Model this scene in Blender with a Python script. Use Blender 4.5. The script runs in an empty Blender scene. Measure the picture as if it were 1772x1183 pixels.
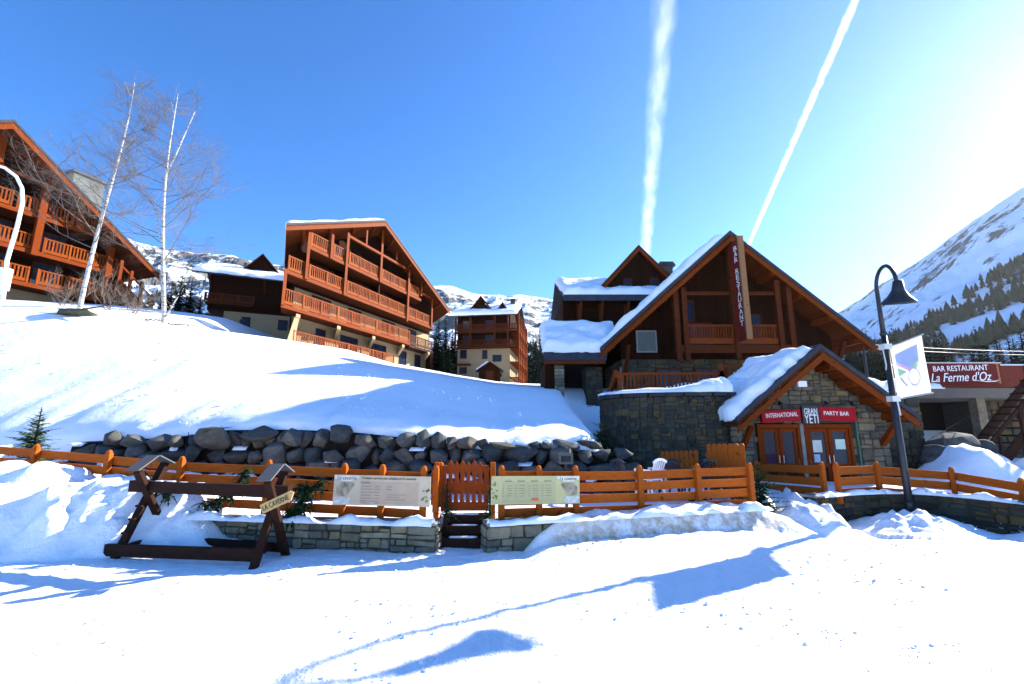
import bpy, math, random
from mathutils import Vector, Matrix, noise
from bisect import bisect_right
random.seed(7)
R=math.radians
sc=bpy.context.scene
COL=sc.collection
# ------------------------------------------------------------------ camera geometry (used to read distances off the photograph)
FPX=787.0; HC=2.2; PITCH=math.atan((738-591.5)/FPX)
def P(px,py,Y):
    x=(px-886)/FPX; y=(591.5-py)/FPX
    f=math.cos(PITCH)-y*math.sin(PITCH); u=y*math.cos(PITCH)+math.sin(PITCH)
    return Vector((x/f*Y,Y,HC+u/f*Y))
def PZ(px,py,z):
    p=P(px,py,1.0); t=(z-HC)/(p.z-HC)
    return Vector((p.x*t,t,z))
def lerp(a,b,t): return a+(b-a)*t
def clamp(t,a=0.,b=1.): return max(a,min(b,t))
def sm(t): t=clamp(t); return t*t*(3-2*t)
def tab(T,x):
    xs=[p[0] for p in T]
    if x<=xs[0]: return T[0][1]
    if x>=xs[-1]: return T[-1][1]
    i=bisect_right(xs,x)-1
    return lerp(T[i][1],T[i+1][1],(x-xs[i])/(xs[i+1]-xs[i]))
def nz(x,y,z=0.): return noise.noise(Vector((x,y,z)))
def fbm(x,y,z=0.,o=4): return noise.fractal(Vector((x,y,z)),1.0,2.0,o)
# ------------------------------------------------------------------ materials
MATS={}
def mat(name,build):
    if name in MATS: return MATS[name]
    m=bpy.data.materials.new(name); m.use_nodes=True
    nt=m.node_tree; b=nt.nodes['Principled BSDF']
    build(nt,b,nt.nodes,nt.links); MATS[name]=m; return m
def nd(nt,t,**kw):
    n=nt.nodes.new(t)
    for k,v in kw.items():
        if k in n.inputs.keys(): n.inputs[k].default_value=v
        else: setattr(n,k,v)
    return n
def coords(nt,scale=(1,1,1)):
    tc=nd(nt,'ShaderNodeTexCoord'); mp=nd(nt,'ShaderNodeMapping'); mp.inputs['Scale'].default_value=scale
    nt.links.new(tc.outputs['Object'],mp.inputs['Vector']); return mp.outputs['Vector']
def ramp(nt,fac,stops):
    r=nd(nt,'ShaderNodeValToRGB'); e=r.color_ramp.elements
    while len(e)<len(stops): e.new(.5)
    for i,(p,c) in enumerate(stops):
        e[i].position=p; e[i].color=tuple(c)+(1,) if len(c)==3 else c
    nt.links.new(fac,r.inputs['Fac']); return r.outputs['Color']
def mix(nt,fac,a,b,mode='MIX'):
    m=nd(nt,'ShaderNodeMix',data_type='RGBA',blend_type=mode)
    for s,v in ((m.inputs[0],fac),(m.inputs[6],a),(m.inputs[7],b)):
        if hasattr(v,'is_linked'): nt.links.new(v,s)
        elif isinstance(v,(int,float)): s.default_value=v
        else: s.default_value=tuple(v)+(1,)
    return m.outputs[2]
def math_(nt,op,a,b=None):
    m=nd(nt,'ShaderNodeMath',operation=op)
    for s,v in ((m.inputs[0],a),(m.inputs[1],b)):
        if v is None: continue
        if hasattr(v,'is_linked'): nt.links.new(v,s)
        else: s.default_value=v
    return m.outputs[0]
def bump(nt,b,h,dist,strength=1.0):
    n=nd(nt,'ShaderNodeBump',Strength=strength,Distance=dist); nt.links.new(h,n.inputs['Height']); nt.links.new(n.outputs['Normal'],b.inputs['Normal']); return n
def noise_n(nt,vec,scale,detail=4,rough=.5):
    n=nd(nt,'ShaderNodeTexNoise',Scale=scale,Detail=detail,Roughness=rough); nt.links.new(vec,n.inputs['Vector']); return n.outputs['Fac']
def snow(name='snow',grain=.03,dirty=False):
    def f(nt,b,N,L):
        v=coords(nt); c=(.84,.86,.89)
        n1=noise_n(nt,v,.6,3); col=ramp(nt,n1,[(.3,(.80,.83,.87)),(.7,(.88,.89,.91))])
        if dirty:
            at=nd(nt,'ShaderNodeAttribute',attribute_name='dirt')
            n2=noise_n(nt,v,5,6,.65); d=math_(nt,'MULTIPLY',at.outputs['Fac'],ramp(nt,n2,[(.36,(0,0,0)),(.6,(1,1,1))]))
            col=mix(nt,d,col,(.42,.31,.19))
        L.new(col,b.inputs['Base Color']); b.inputs['Roughness'].default_value=.75; b.inputs['Specular IOR Level'].default_value=.2
        h1=noise_n(nt,v,9,6,.7); h2=noise_n(nt,v,2.2,4,.6)
        h=math_(nt,'ADD',h1,math_(nt,'MULTIPLY',h2,2.0)); bump(nt,b,h,grain,.8)
    return mat(name,f)
def wood(name,c,var=.35,rough=.6,grain=(1.5,14,14),spec=.04,bumpd=.004):
    def f(nt,b,N,L):
        g=nd(nt,'ShaderNodeNewGeometry'); v=coords(nt,grain)
        n=noise_n(nt,v,1.6,5,.6); k=noise_n(nt,coords(nt),5.0,2)
        lo=[x*(1-var) for x in c]; hi=[min(1,x*(1+var)) for x in c]
        col=ramp(nt,n,[(.3,lo),(.72,hi)])
        col=mix(nt,.55,col,ramp(nt,g.outputs['Random Per Island'],[(0,lo),(.5,c),(1,hi)]))
        col=mix(nt,ramp(nt,k,[(.66,(0,0,0)),(.74,(1,1,1))]),col,[x*.45 for x in c])
        L.new(col,b.inputs['Base Color']); b.inputs['Roughness'].default_value=rough; b.inputs['Specular IOR Level'].default_value=spec
        bump(nt,b,n,bumpd,.6)
    return mat(name,f)
def planks(name,c,axis='z',w=.16,var=.4):
    # cladding: narrow boards with dark joints, grain along the board
    def f(nt,b,N,L):
        tc=nd(nt,'ShaderNodeTexCoord'); s=nd(nt,'ShaderNodeSeparateXYZ'); L.new(tc.outputs['Object'],s.inputs[0])
        src=s.outputs['Z'] if axis=='z' else s.outputs['X']
        t=math_(nt,'DIVIDE',src,w); fr=math_(nt,'FRACT',t); fl=math_(nt,'FLOOR',t)
        wn=nd(nt,'ShaderNodeTexWhiteNoise',noise_dimensions='1D'); L.new(fl,wn.inputs['W'])
        n=noise_n(nt,coords(nt,(1.2,6,12) if axis=='z' else (12,6,1.2)),1.5,5,.6)
        lo=[x*(1-var) for x in c]; hi=[min(1,x*(1+var)) for x in c]
        col=mix(nt,.5,ramp(nt,n,[(.3,lo),(.7,hi)]),ramp(nt,wn.outputs['Value'],[(0,lo),(1,hi)]))
        j=math_(nt,'GREATER_THAN',math_(nt,'ABSOLUTE',math_(nt,'SUBTRACT',fr,.5)),.45)
        L.new(mix(nt,j,col,[x*.3 for x in c]),b.inputs['Base Color']); b.inputs['Roughness'].default_value=.75; b.inputs['Specular IOR Level'].default_value=.03
        bump(nt,b,math_(nt,'SUBTRACT',1.0,j),.012,.8)
    return mat(name,f)
def stone(name,cols,spec=.08):
    def f(nt,b,N,L):
        g=nd(nt,'ShaderNodeNewGeometry'); v=coords(nt)
        n=len(cols); base=ramp(nt,g.outputs['Random Per Island'],[(i/(n-1),c) for i,c in enumerate(cols)])
        n1=noise_n(nt,v,3.5,8,.65); n2=noise_n(nt,v,22,5,.6)
        col=mix(nt,1.0,base,ramp(nt,n1,[(.25,(.45,.45,.45)),(.75,(1.35,1.33,1.28))]),'MULTIPLY')
        col=mix(nt,ramp(nt,n2,[(.55,(0,0,0)),(.75,(.45,.45,.45))]),col,[x*1.5 for x in cols[0]])
        L.new(col,b.inputs['Base Color']); b.inputs['Roughness'].default_value=.85; b.inputs['Specular IOR Level'].default_value=spec
        bump(nt,b,math_(nt,'ADD',n1,math_(nt,'MULTIPLY',n2,.4)),.03,.7)
    return mat(name,f)
def plain(name,c,rough=.6,metal=0.,spec=.4,var=.12,scale=4.):
    def f(nt,b,N,L):
        n=noise_n(nt,coords(nt),scale,5,.6)
        L.new(ramp(nt,n,[(.3,[x*(1-var) for x in c]),(.7,[min(1,x*(1+var)) for x in c])]),b.inputs['Base Color'])
        b.inputs['Roughness'].default_value=rough; b.inputs['Metallic'].default_value=metal; b.inputs['Specular IOR Level'].default_value=spec
        bump(nt,b,n,.006,.4)
    return mat(name,f)
def glass(name='window_glass',c=(.03,.045,.07)):
    def f(nt,b,N,L):
        n=noise_n(nt,coords(nt),1.2,2); L.new(ramp(nt,n,[(.3,[x*.5 for x in c]),(.7,c)]),b.inputs['Base Color'])
        b.inputs['Roughness'].default_value=.06; b.inputs['Specular IOR Level'].default_value=.14
    return mat(name,f)
def needles(name,c):
    def f(nt,b,N,L):
        g=nd(nt,'ShaderNodeNewGeometry'); L.new(ramp(nt,g.outputs['Random Per Island'],[(0,[x*.5 for x in c]),(.6,c),(1,[x*1.7 for x in c])]),b.inputs['Base Color'])
        b.inputs['Roughness'].default_value=.9; b.inputs['Specular IOR Level'].default_value=0.
    return mat(name,f)
def birchbark():
    def f(nt,b,N,L):
        v=coords(nt,(2.5,2.5,9)); n=noise_n(nt,v,1.3,4,.7); n2=noise_n(nt,coords(nt,(1,1,3)),.8,3)
        c=ramp(nt,n,[(.40,(.05,.045,.04)),(.47,(.42,.4,.37)),(.8,(.58,.56,.52))])
        L.new(mix(nt,ramp(nt,n2,[(.6,(0,0,0)),(.75,(.5,.5,.5))]),c,(.35,.32,.28)),b.inputs['Base Color']); b.inputs['Roughness'].default_value=.7
    return mat('birch_bark',f)
def rocksnow(name,lo,hi,rock,sc_,forest=None):
    # snow lying on rock: bare rock where the noise and the steepness leave it
    def f(nt,b,N,L):
        v=coords(nt); g=nd(nt,'ShaderNodeNewGeometry'); s=nd(nt,'ShaderNodeSeparateXYZ'); L.new(g.outputs['Normal'],s.inputs[0])
        n=noise_n(nt,v,sc_,12,.72); n3=noise_n(nt,v,sc_*.22,6,.6)
        k=math_(nt,'ADD',math_(nt,'ADD',n,math_(nt,'MULTIPLY',n3,.7)),math_(nt,'MULTIPLY',math_(nt,'SUBTRACT',.75,s.outputs['Z']),.45))
        m=ramp(nt,k,[(lo,(0,0,0)),(hi,(1,1,1))])
        n2=noise_n(nt,v,sc_*5,6,.7)
        rc=ramp(nt,n2,[(.3,[x*.5 for x in rock]),(.7,[x*1.4 for x in rock])])
        L.new(mix(nt,m,(.84,.86,.9),rc),b.inputs['Base Color']); b.inputs['Roughness'].default_value=.85; b.inputs['Specular IOR Level'].default_value=.1
        bump(nt,b,math_(nt,'ADD',n,math_(nt,'MULTIPLY',n2,.3)),6.,.6)
    return mat(name,f)
M_SNOW=snow('snow_pack',.045,True); M_SNOWH=snow('snow_hill',.016,True); M_SNOWR=snow('snow_roof',.03)
M_FENCE=wood('fence_wood',(.37,.082,.010),.4)
M_GATE=wood('gate_wood',(.26,.045,.008),.35)
M_OR=wood('orange_wood',(.145,.026,.003),.5); M_RAIL=wood('balcony_wood',(.185,.040,.005),.5)
M_BROWN=wood('brown_wood',(.07,.017,.005),.35); M_DARK=wood('dark_trestle_wood',(.03,.013,.009),.4)
M_CLAD=planks('brown_cladding',(.022,.0075,.003)); M_CLADV=planks('upright_cladding',(.022,.0075,.003),'x')
M_CLADH=planks('hotel_cladding',(.02,.006,.0022)); M_SOFFIT=planks('soffit_boards',(.11,.026,.006),'x',.14)
M_BARGE=wood('barge_wood',(.14,.029,.004),.35)
M_SLATE=plain('slate_edge',(.03,.036,.05),.7,0,.15,.3); M_PLASTER=plain('cream_plaster',(.30,.23,.135),.9,0,.1,.08,2.)
M_GLASS=glass(); M_GLASSB=glass('blue_glass',(.014,.024,.05))
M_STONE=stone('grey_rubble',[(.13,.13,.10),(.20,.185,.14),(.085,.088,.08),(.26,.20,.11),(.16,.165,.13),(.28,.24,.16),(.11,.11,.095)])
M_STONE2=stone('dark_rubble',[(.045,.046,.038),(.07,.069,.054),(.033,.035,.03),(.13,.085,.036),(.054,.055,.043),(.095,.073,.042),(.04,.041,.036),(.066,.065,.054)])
M_STONE3=stone('porch_rubble',[(.10,.095,.075),(.15,.135,.10),(.07,.07,.058),(.2,.15,.08),(.12,.118,.092),(.2,.17,.115)])
M_MORTAR=plain('mortar',(.055,.053,.045),.95,0,.1,.3,8.); M_BOULDER=stone('boulder_rock',[(.04,.05,.055),(.09,.097,.095),(.026,.034,.038),(.11,.10,.08),(.055,.063,.07),(.13,.13,.12),(.035,.038,.036)])
M_COPING=plain('stone_coping',(.2,.2,.18),.85,0,.2,.25,5.)
M_BLACK=plain('black_metal',(.02,.02,.024),.45,.3,.5); M_GALV=plain('galvanised',(.55,.57,.58),.4,.6,.5)
M_WHITEP=plain('white_paint',(.78,.78,.78),.4,0,.5,.04); M_PLASTIC=plain('white_plastic',(.72,.76,.8),.4,0,.5,.04)
M_INK=plain('dark_ink',(.03,.025,.02),.7); M_INK2=plain('grey_ink',(.22,.19,.15),.7)
M_WHITE=plain('white_lettering',(.85,.84,.82),.6,0,.3,.03); M_RED=plain('red_sign',(.30,.006,.012),.6,0,.1,.12)
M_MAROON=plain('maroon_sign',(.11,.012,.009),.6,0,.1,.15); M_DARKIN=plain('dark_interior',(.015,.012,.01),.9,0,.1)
M_NEED=needles('spruce_needles',(.022,.045,.02)); M_NEEDL=needles('young_spruce_needles',(.055,.10,.04)); M_NEEDD=needles('far_spruce_needles',(.014,.028,.017))
M_TRUNK=plain('tree_bark',(.03,.023,.018),.9,0,.1,.3); M_TWIG=plain('birch_twigs',(.13,.11,.095),.9,0,.1,.3); M_BIRCH=birchbark()
# ------------------------------------------------------------------ mesh builder
class MB:
    def __init__(s): s.v=[]; s.f=[]
    def add(s,vs,fs):
        o=len(s.v); s.v+= [tuple(v) for v in vs]; s.f+=[tuple(i+o for i in f) for f in fs]; return s
    def box(s,x0,x1,y0,y1,z0,z1):
        return s.add([(x0,y0,z0),(x1,y0,z0),(x1,y1,z0),(x0,y1,z0),(x0,y0,z1),(x1,y0,z1),(x1,y1,z1),(x0,y1,z1)],
            [(3,2,1,0),(4,5,6,7),(0,1,5,4),(1,2,6,5),(2,3,7,6),(3,0,4,7)])
    def bar(s,p,q,w,h,up=(0,0,1)):
        # square timber from p to q: w across, h along "up"
        p=Vector(p); q=Vector(q); d=(q-p).normalized(); u=Vector(up); a=d.cross(u)
        if a.length<1e-4: a=d.cross(Vector((1,0,0)))
        a.normalize(); u=a.cross(d).normalized(); a=a*w/2; u=u*h/2
        vs=[e+i*a+j*u for e in (p,q) for i,j in ((-1,-1),(1,-1),(1,1),(-1,1))]
        return s.add(vs,[(0,1,2,3),(7,6,5,4),(0,4,5,1),(1,5,6,2),(2,6,7,3),(3,7,4,0)])
    def prism(s,pts,ext):
        pts=[Vector(p) for p in pts]; e=Vector(ext); n=len(pts)
        # outward winding
        nn=Vector((0,0,0))
        for i in range(n): nn+=(pts[i]).cross(pts[(i+1)%n])
        if nn.dot(e)>0: pts=pts[::-1]
        return s.add(pts+[p+e for p in pts],[tuple(range(n)),tuple(range(2*n-1,n-1,-1))]+[(i,n+i,n+(i+1)%n,(i+1)%n) for i in range(n)])
    def tube(s,pts,rs,n=8,cap=True):
        pts=[Vector(p) for p in pts]; m=len(pts)
        if isinstance(rs,(int,float)): rs=[rs]*m
        t=(pts[1]-pts[0]).normalized(); a=t.orthogonal().normalized(); vs=[]
        for i,p in enumerate(pts):
            d=(pts[min(i+1,m-1)]-pts[max(i-1,0)])
            if d.length>1e-9: d.normalize(); a=(a-d*a.dot(d)); a=a.normalized() if a.length>1e-6 else d.orthogonal().normalized(); b=d.cross(a)
            vs+=[p+rs[i]*(math.cos(2*math.pi*k/n)*a+math.sin(2*math.pi*k/n)*b) for k in range(n)]
        fs=[(i*n+k,i*n+(k+1)%n,(i+1)*n+(k+1)%n,(i+1)*n+k) for i in range(m-1) for k in range(n)]
        if cap: fs+=[tuple(range(n-1,-1,-1)),tuple((m-1)*n+k for k in range(n))]
        return s.add(vs,fs)
    def lathe(s,prof,n=20,c=(0,0,0)):
        c=Vector(c); vs=[c+Vector((r*math.cos(2*math.pi*k/n),r*math.sin(2*math.pi*k/n),z)) for r,z in prof for k in range(n)]
        return s.add(vs,[(i*n+k,i*n+(k+1)%n,(i+1)*n+(k+1)%n,(i+1)*n+k) for i in range(len(prof)-1) for k in range(n)])
    def build(s,name,m,parent=None,smooth=False,bevel=0):
        me=bpy.data.meshes.new(name); me.from_pydata(s.v,[],s.f); me.materials.append(m); me.update()
        if smooth: me.polygons.foreach_set('use_smooth',[True]*len(me.polygons))
        o=bpy.data.objects.new(name,me); COL.objects.link(o)
        if parent: o.parent=parent
        if bevel:
            b=o.modifiers.new('bevel','BEVEL'); b.width=bevel; b.segments=2; b.limit_method='ANGLE'
        return o
def thing(name,label,cat,loc=(0,0,0),rz=0.,group=None):
    o=bpy.data.objects.new(name,None); COL.objects.link(o); o.empty_display_size=.3
    o.location=loc; o.rotation_euler=(0,0,rz); return tag(o,label,cat,group)
def tag(o,label,cat,group=None,kind=None):
    if label: o['label']=label
    if cat: o['category']=cat
    if group: o['group']=group
    if kind: o['kind']=kind
    return o
def struct(o): o['kind']='structure'; return o
def copy_tree(o,loc,rz,scale=1.):
    r=o.copy(); COL.objects.link(r); r.location=loc; r.rotation_euler=(0,0,rz); r.scale=(scale,)*3 if not isinstance(scale,tuple) else scale
    for c in list(o.children):
        d=c.copy(); COL.objects.link(d); d.parent=r
        for g in list(c.children):
            e=g.copy(); COL.objects.link(e); e.parent=d
    return r
def text(parent,name,body,origin,right,up,w,h,m,extr=.006,shear=0.,keep=False):
    # lettering laid on a plane: origin = centre, fitted into w x h
    cu=bpy.data.curves.new('lettering','FONT'); cu.body=body; cu.extrude=.004; cu.shear=shear; cu.resolution_u=3; cu.align_x='CENTER'
    t=bpy.data.objects.new('lettering_source',cu); COL.objects.link(t)
    dg=bpy.context.evaluated_depsgraph_get(); me=bpy.data.meshes.new_from_object(t.evaluated_get(dg))
    bpy.data.objects.remove(t); bpy.data.curves.remove(cu)
    xs=[v.co.x for v in me.vertices]; ys=[v.co.y for v in me.vertices]
    sx=w/(max(xs)-min(xs)); sy=h/(max(ys)-min(ys))
    if keep: sx=sy=min(sx,sy)
    cx=(max(xs)+min(xs))/2; cy=(max(ys)+min(ys))/2
    r=Vector(right).normalized(); u=Vector(up).normalized(); n=r.cross(u).normalized(); o_=Vector(origin)
    for v in me.vertices:
        c=v.co; v.co=o_+r*((c.x-cx)*sx)+u*((c.y-cy)*sy)+n*(extr if c.z>0 else -.001)
    me.materials.clear(); me.materials.append(m); me.name=name
    o=bpy.data.objects.new(name,me); COL.objects.link(o)
    if parent: o.parent=parent
    return o
def grid(name,xs,ys,fz,m,attr=None,skirt=None,parent=None):
    nx,ny=len(xs),len(ys); vs=[];
    for j,y in enumerate(ys):
        for i,x in enumerate(xs): vs.append((x,y,fz(x,y)))
    fs=[(j*nx+i,j*nx+i+1,(j+1)*nx+i+1,(j+1)*nx+i) for j in range(ny-1) for i in range(nx-1)]
    if skirt is not None:
        o=len(vs)
        vs+=[(x,ys[0]+.02,skirt) for x in xs]; fs+=[(o+i,o+i+1,i+1,i) for i in range(nx-1)]
    me=bpy.data.meshes.new(name); me.from_pydata(vs,[],fs); me.materials.append(m); me.polygons.foreach_set('use_smooth',[True]*len(me.polygons))
    if attr:
        a=me.attributes.new('dirt','FLOAT','POINT'); a.data.foreach_set('value',[attr(*v) for v in vs])
    me.update(); o=bpy.data.objects.new(name,me); COL.objects.link(o)
    if parent: o.parent=parent
    return o
def frange(a,b,s):
    n=max(1,int(round((b-a)/s))); return [a+(b-a)*i/n for i in range(n+1)]
def snow_sheet(name,a,b,c,d,th,parent=None,cell=.22,edge=.35,wob=.12,m=None,seed=0.,lump=.35,sag=None):
    # snow lying on the quad a-b (lower edge) c-d (upper edge): rounded rim, uneven thickness and outline
    a,b,c,d=map(Vector,(a,b,c,d)); W=((b-a).length+(c-d).length)/2; H=((d-a).length+(c-b).length)/2
    nu=max(4,int(W/cell)); nv=max(4,int(H/cell)); n=(b-a).cross(d-a).normalized()
    if n.z<0: n=-n
    dn=(a-d).normalized(); sd=(b-a).normalized(); vs=[]
    for j in range(nv+1):
        for i in range(nu+1):
            u=i/nu; v=j/nv; p=a.lerp(b,u).lerp(d.lerp(c,u),v)
            e=min(u*W,(1-u)*W,v*H,(1-v)*H)/edge; e=clamp(e); pr=math.sqrt(max(0,1-(1-e)**2))
            q=p*1.; f1=nz(q.x*1.1+seed,q.y*1.1,q.z*1.1); f2=nz(q.x*3.3+seed,q.y*3.3,q.z*3.3)
            p=p+dn*(wob*(f1+.5*f2)*sm(1-v*H/1.2))+sd*(wob*.8*f2*((1 if u>.5 else -1)*sm(1-min(u,1-u)*W/.8)))
            t=th*(1+lump*f1+lump*.4*f2)*pr
            vs.append(p+n*(t*.8-.03)+Vector((0,0,t*.25)))
    fs=[(j*(nu+1)+i,j*(nu+1)+i+1,(j+1)*(nu+1)+i+1,(j+1)*(nu+1)+i) for j in range(nv) for i in range(nu)]
    # under side, so the sheet is a closed body
    o=len(vs); rim=[i for i in range(nu+1)]+[j*(nu+1)+nu for j in range(1,nv+1)]+[nv*(nu+1)+i for i in range(nu-1,-1,-1)]+[j*(nu+1) for j in range(nv-1,0,-1)]
    vs+=[Vector(vs[k])-n*.05 for k in rim]; r=len(rim)
    fs+=[(o+k,o+(k+1)%r,rim[(k+1)%r],rim[k]) for k in range(r)]+[tuple(o+k for k in range(r-1,-1,-1))]
    mb=MB(); mb.add(vs,fs); return mb.build(name,m or M_SNOWR,parent,True)
def rubble(path,z0,z1,lo,hi,inside=None,depth=.05,gap=.02,aspect=1.7,seed=1):
    # random rubble laid over a wall line: rectangles split at random, corners shaken, each stone its own bevelled block
    rnd=random.Random(seed); pts=[Vector((p[0],p[1])) for p in path]; L=[0]
    for i in range(1,len(pts)): L.append(L[-1]+(pts[i]-pts[i-1]).length)
    def at(s,off):
        i=min(max(bisect_right(L,s)-1,0),len(pts)-2); d=(pts[i+1]-pts[i]).normalized(); p=pts[i]+d*(s-L[i]); nrm=Vector((d.y,-d.x)); return p+nrm*off
    cells=[]
    def split(a,b,c,d):
        w,h=b-a,d-c; A=w*h
        tgt=lo*hi*rnd.choice((.3,.6,1.,1.6,2.4))
        if (w<hi*1.5 and h<lo*1.9 and A<tgt*1.3) or A<tgt*.6: cells.append((a,b,c,d)); return
        if w/aspect>h: m=a+w*rnd.uniform(.26,.74); split(a,m,c,d); split(m,b,c,d)
        else: m=c+h*rnd.uniform(.28,.72); split(a,b,c,m); split(a,b,m,d)
    split(0,L[-1],z0,z1); mb=MB()
    for a,b,c,d in cells:
        if inside and not inside((a+b)/2,(c+d)/2): continue
        g=gap; w,h=b-a-2*g,d-c-2*g
        if w<.03 or h<.03: continue
        j=lambda k: rnd.uniform(-k,k)
        ch=min(w,h)*rnd.uniform(.12,.34); k=min(w,h)*.07
        q=[(a+g+ch*rnd.uniform(.2,1),c+g),(b-g-ch*rnd.uniform(.2,1),c+g),(b-g,c+g+ch*rnd.uniform(.2,1)),(b-g,d-g-ch*rnd.uniform(.2,1)),(b-g-ch*rnd.uniform(.2,1),d-g),(a+g+ch*rnd.uniform(.2,1),d-g),(a+g,d-g-ch*rnd.uniform(.2,1)),(a+g,c+g+ch*rnd.uniform(.2,1))]
        q=[(x+j(k),z+j(k)) for x,z in q]; cx,cz=(a+b)/2,(c+d)/2; th=j(.07); q=[(cx+(x-cx)-(z-cz)*th,cz+(z-cz)+(x-cx)*th) for x,z in q]; o=depth*rnd.uniform(.5,1.2); n=8; vs=[]
        for f,off in ((1,-.03),(1,o*.6),(.86,o)):
            for x,z in q:
                s=clamp(cx+(x-cx)*f,0,L[-1]); p=at(s,off); vs.append((p.x,p.y,cz+(z-cz)*f))
        fs=[(l*n+i,l*n+(i+1)%n,(l+1)*n+(i+1)%n,(l+1)*n+i) for l in (0,1) for i in range(n)]+[tuple(2*n+i for i in range(n))]
        mb.add(vs,fs)
    return mb
# ------------------------------------------------------------------ camera, sky, sun
cam=bpy.data.cameras.new('camera'); cam.lens=FPX/1772*36; cam.sensor_width=36; cam.clip_end=60000; cam.clip_start=.05
co=bpy.data.objects.new('camera',cam); COL.objects.link(co); co.location=(0,0,HC); co.rotation_euler=(R(90)+PITCH,0,0); sc.camera=co
SUN_AZ=R(59.8); SUN_EL=R(25.0)
SD=Vector((math.sin(SUN_AZ)*math.cos(SUN_EL),math.cos(SUN_AZ)*math.cos(SUN_EL),math.sin(SUN_EL)))
w=bpy.data.worlds.new('World'); sc.world=w; w.use_nodes=True; nt=w.node_tree; bg=nt.nodes['Background']
sky=nt.nodes.new('ShaderNodeTexSky'); sky.sky_type='NISHITA'; sky.sun_disc=False; sky.sun_elevation=SUN_EL; sky.sun_rotation=SUN_AZ
sky.altitude=1400; sky.air_density=.75; sky.dust_density=.34; sky.ozone_density=3.5
hs=nt.nodes.new('ShaderNodeHueSaturation'); hs.inputs['Hue'].default_value=.504; hs.inputs['Saturation'].default_value=1.22; hs.inputs['Value'].default_value=1.0
nt.links.new(sky.outputs[0],hs.inputs['Color']); nt.links.new(hs.outputs[0],bg.inputs['Color']); bg.inputs['Strength'].default_value=.12
sl=bpy.data.lights.new('sun','SUN'); sl.energy=5.0; sl.angle=R(.53); sl.color=(1.,.93,.83)
so=bpy.data.objects.new('sun',sl); COL.objects.link(so); so.rotation_euler=(-SD).to_track_quat('-Z','Y').to_euler(); so.location=(30,20,30)
sc.view_settings.view_transform='Standard'; sc.view_settings.look='None'; sc.view_settings.exposure=1.82; sc.view_settings.gamma=1.0
sc.cycles.max_bounces=8; sc.cycles.diffuse_bounces=4; sc.cycles.transparent_max_bounces=12; sc.cycles.volume_bounces=1
# ------------------------------------------------------------------ terrain
TER=.42
WALL_L=[(-6.6,9.3),(-6.3,9.25),(-1.36,8.6)]; WALL_C=[(-.46,8.6),(.42,8.86),(5.36,10.2)]; 
WALL_R=[(7.3,11.5),(8.3,11.95),(9.4,12.2),(10.4,12.0),(11.1,11.1),(11.55,9.6),(11.9,8.0),(12.4,5)]
ZTOP=[(-22.0,1.54),(-15,1.66),(-13.6,1.76),(-12.2,1.9),(-11,1.95),(-9.46,2.05),(-8.36,2.22),(-6.38,2.24),(-4.4,2.15),(-2.42,1.93),(-1.32,1.76),(-0.33,1.56),(1.1,1.67),(2.42,1.63),(3.3,1.21)]; YW=13.4
def ywall(x):
    if -6.6<=x<-1.36: return tab(WALL_L,x)+.12
    if -1.36<=x<=-.46: return 9.32
    if -.46<x<=5.4: return tab(WALL_C,x)+.12
    if x>=7.3: return tab(WALL_R,x)+.12
    return None
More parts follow.
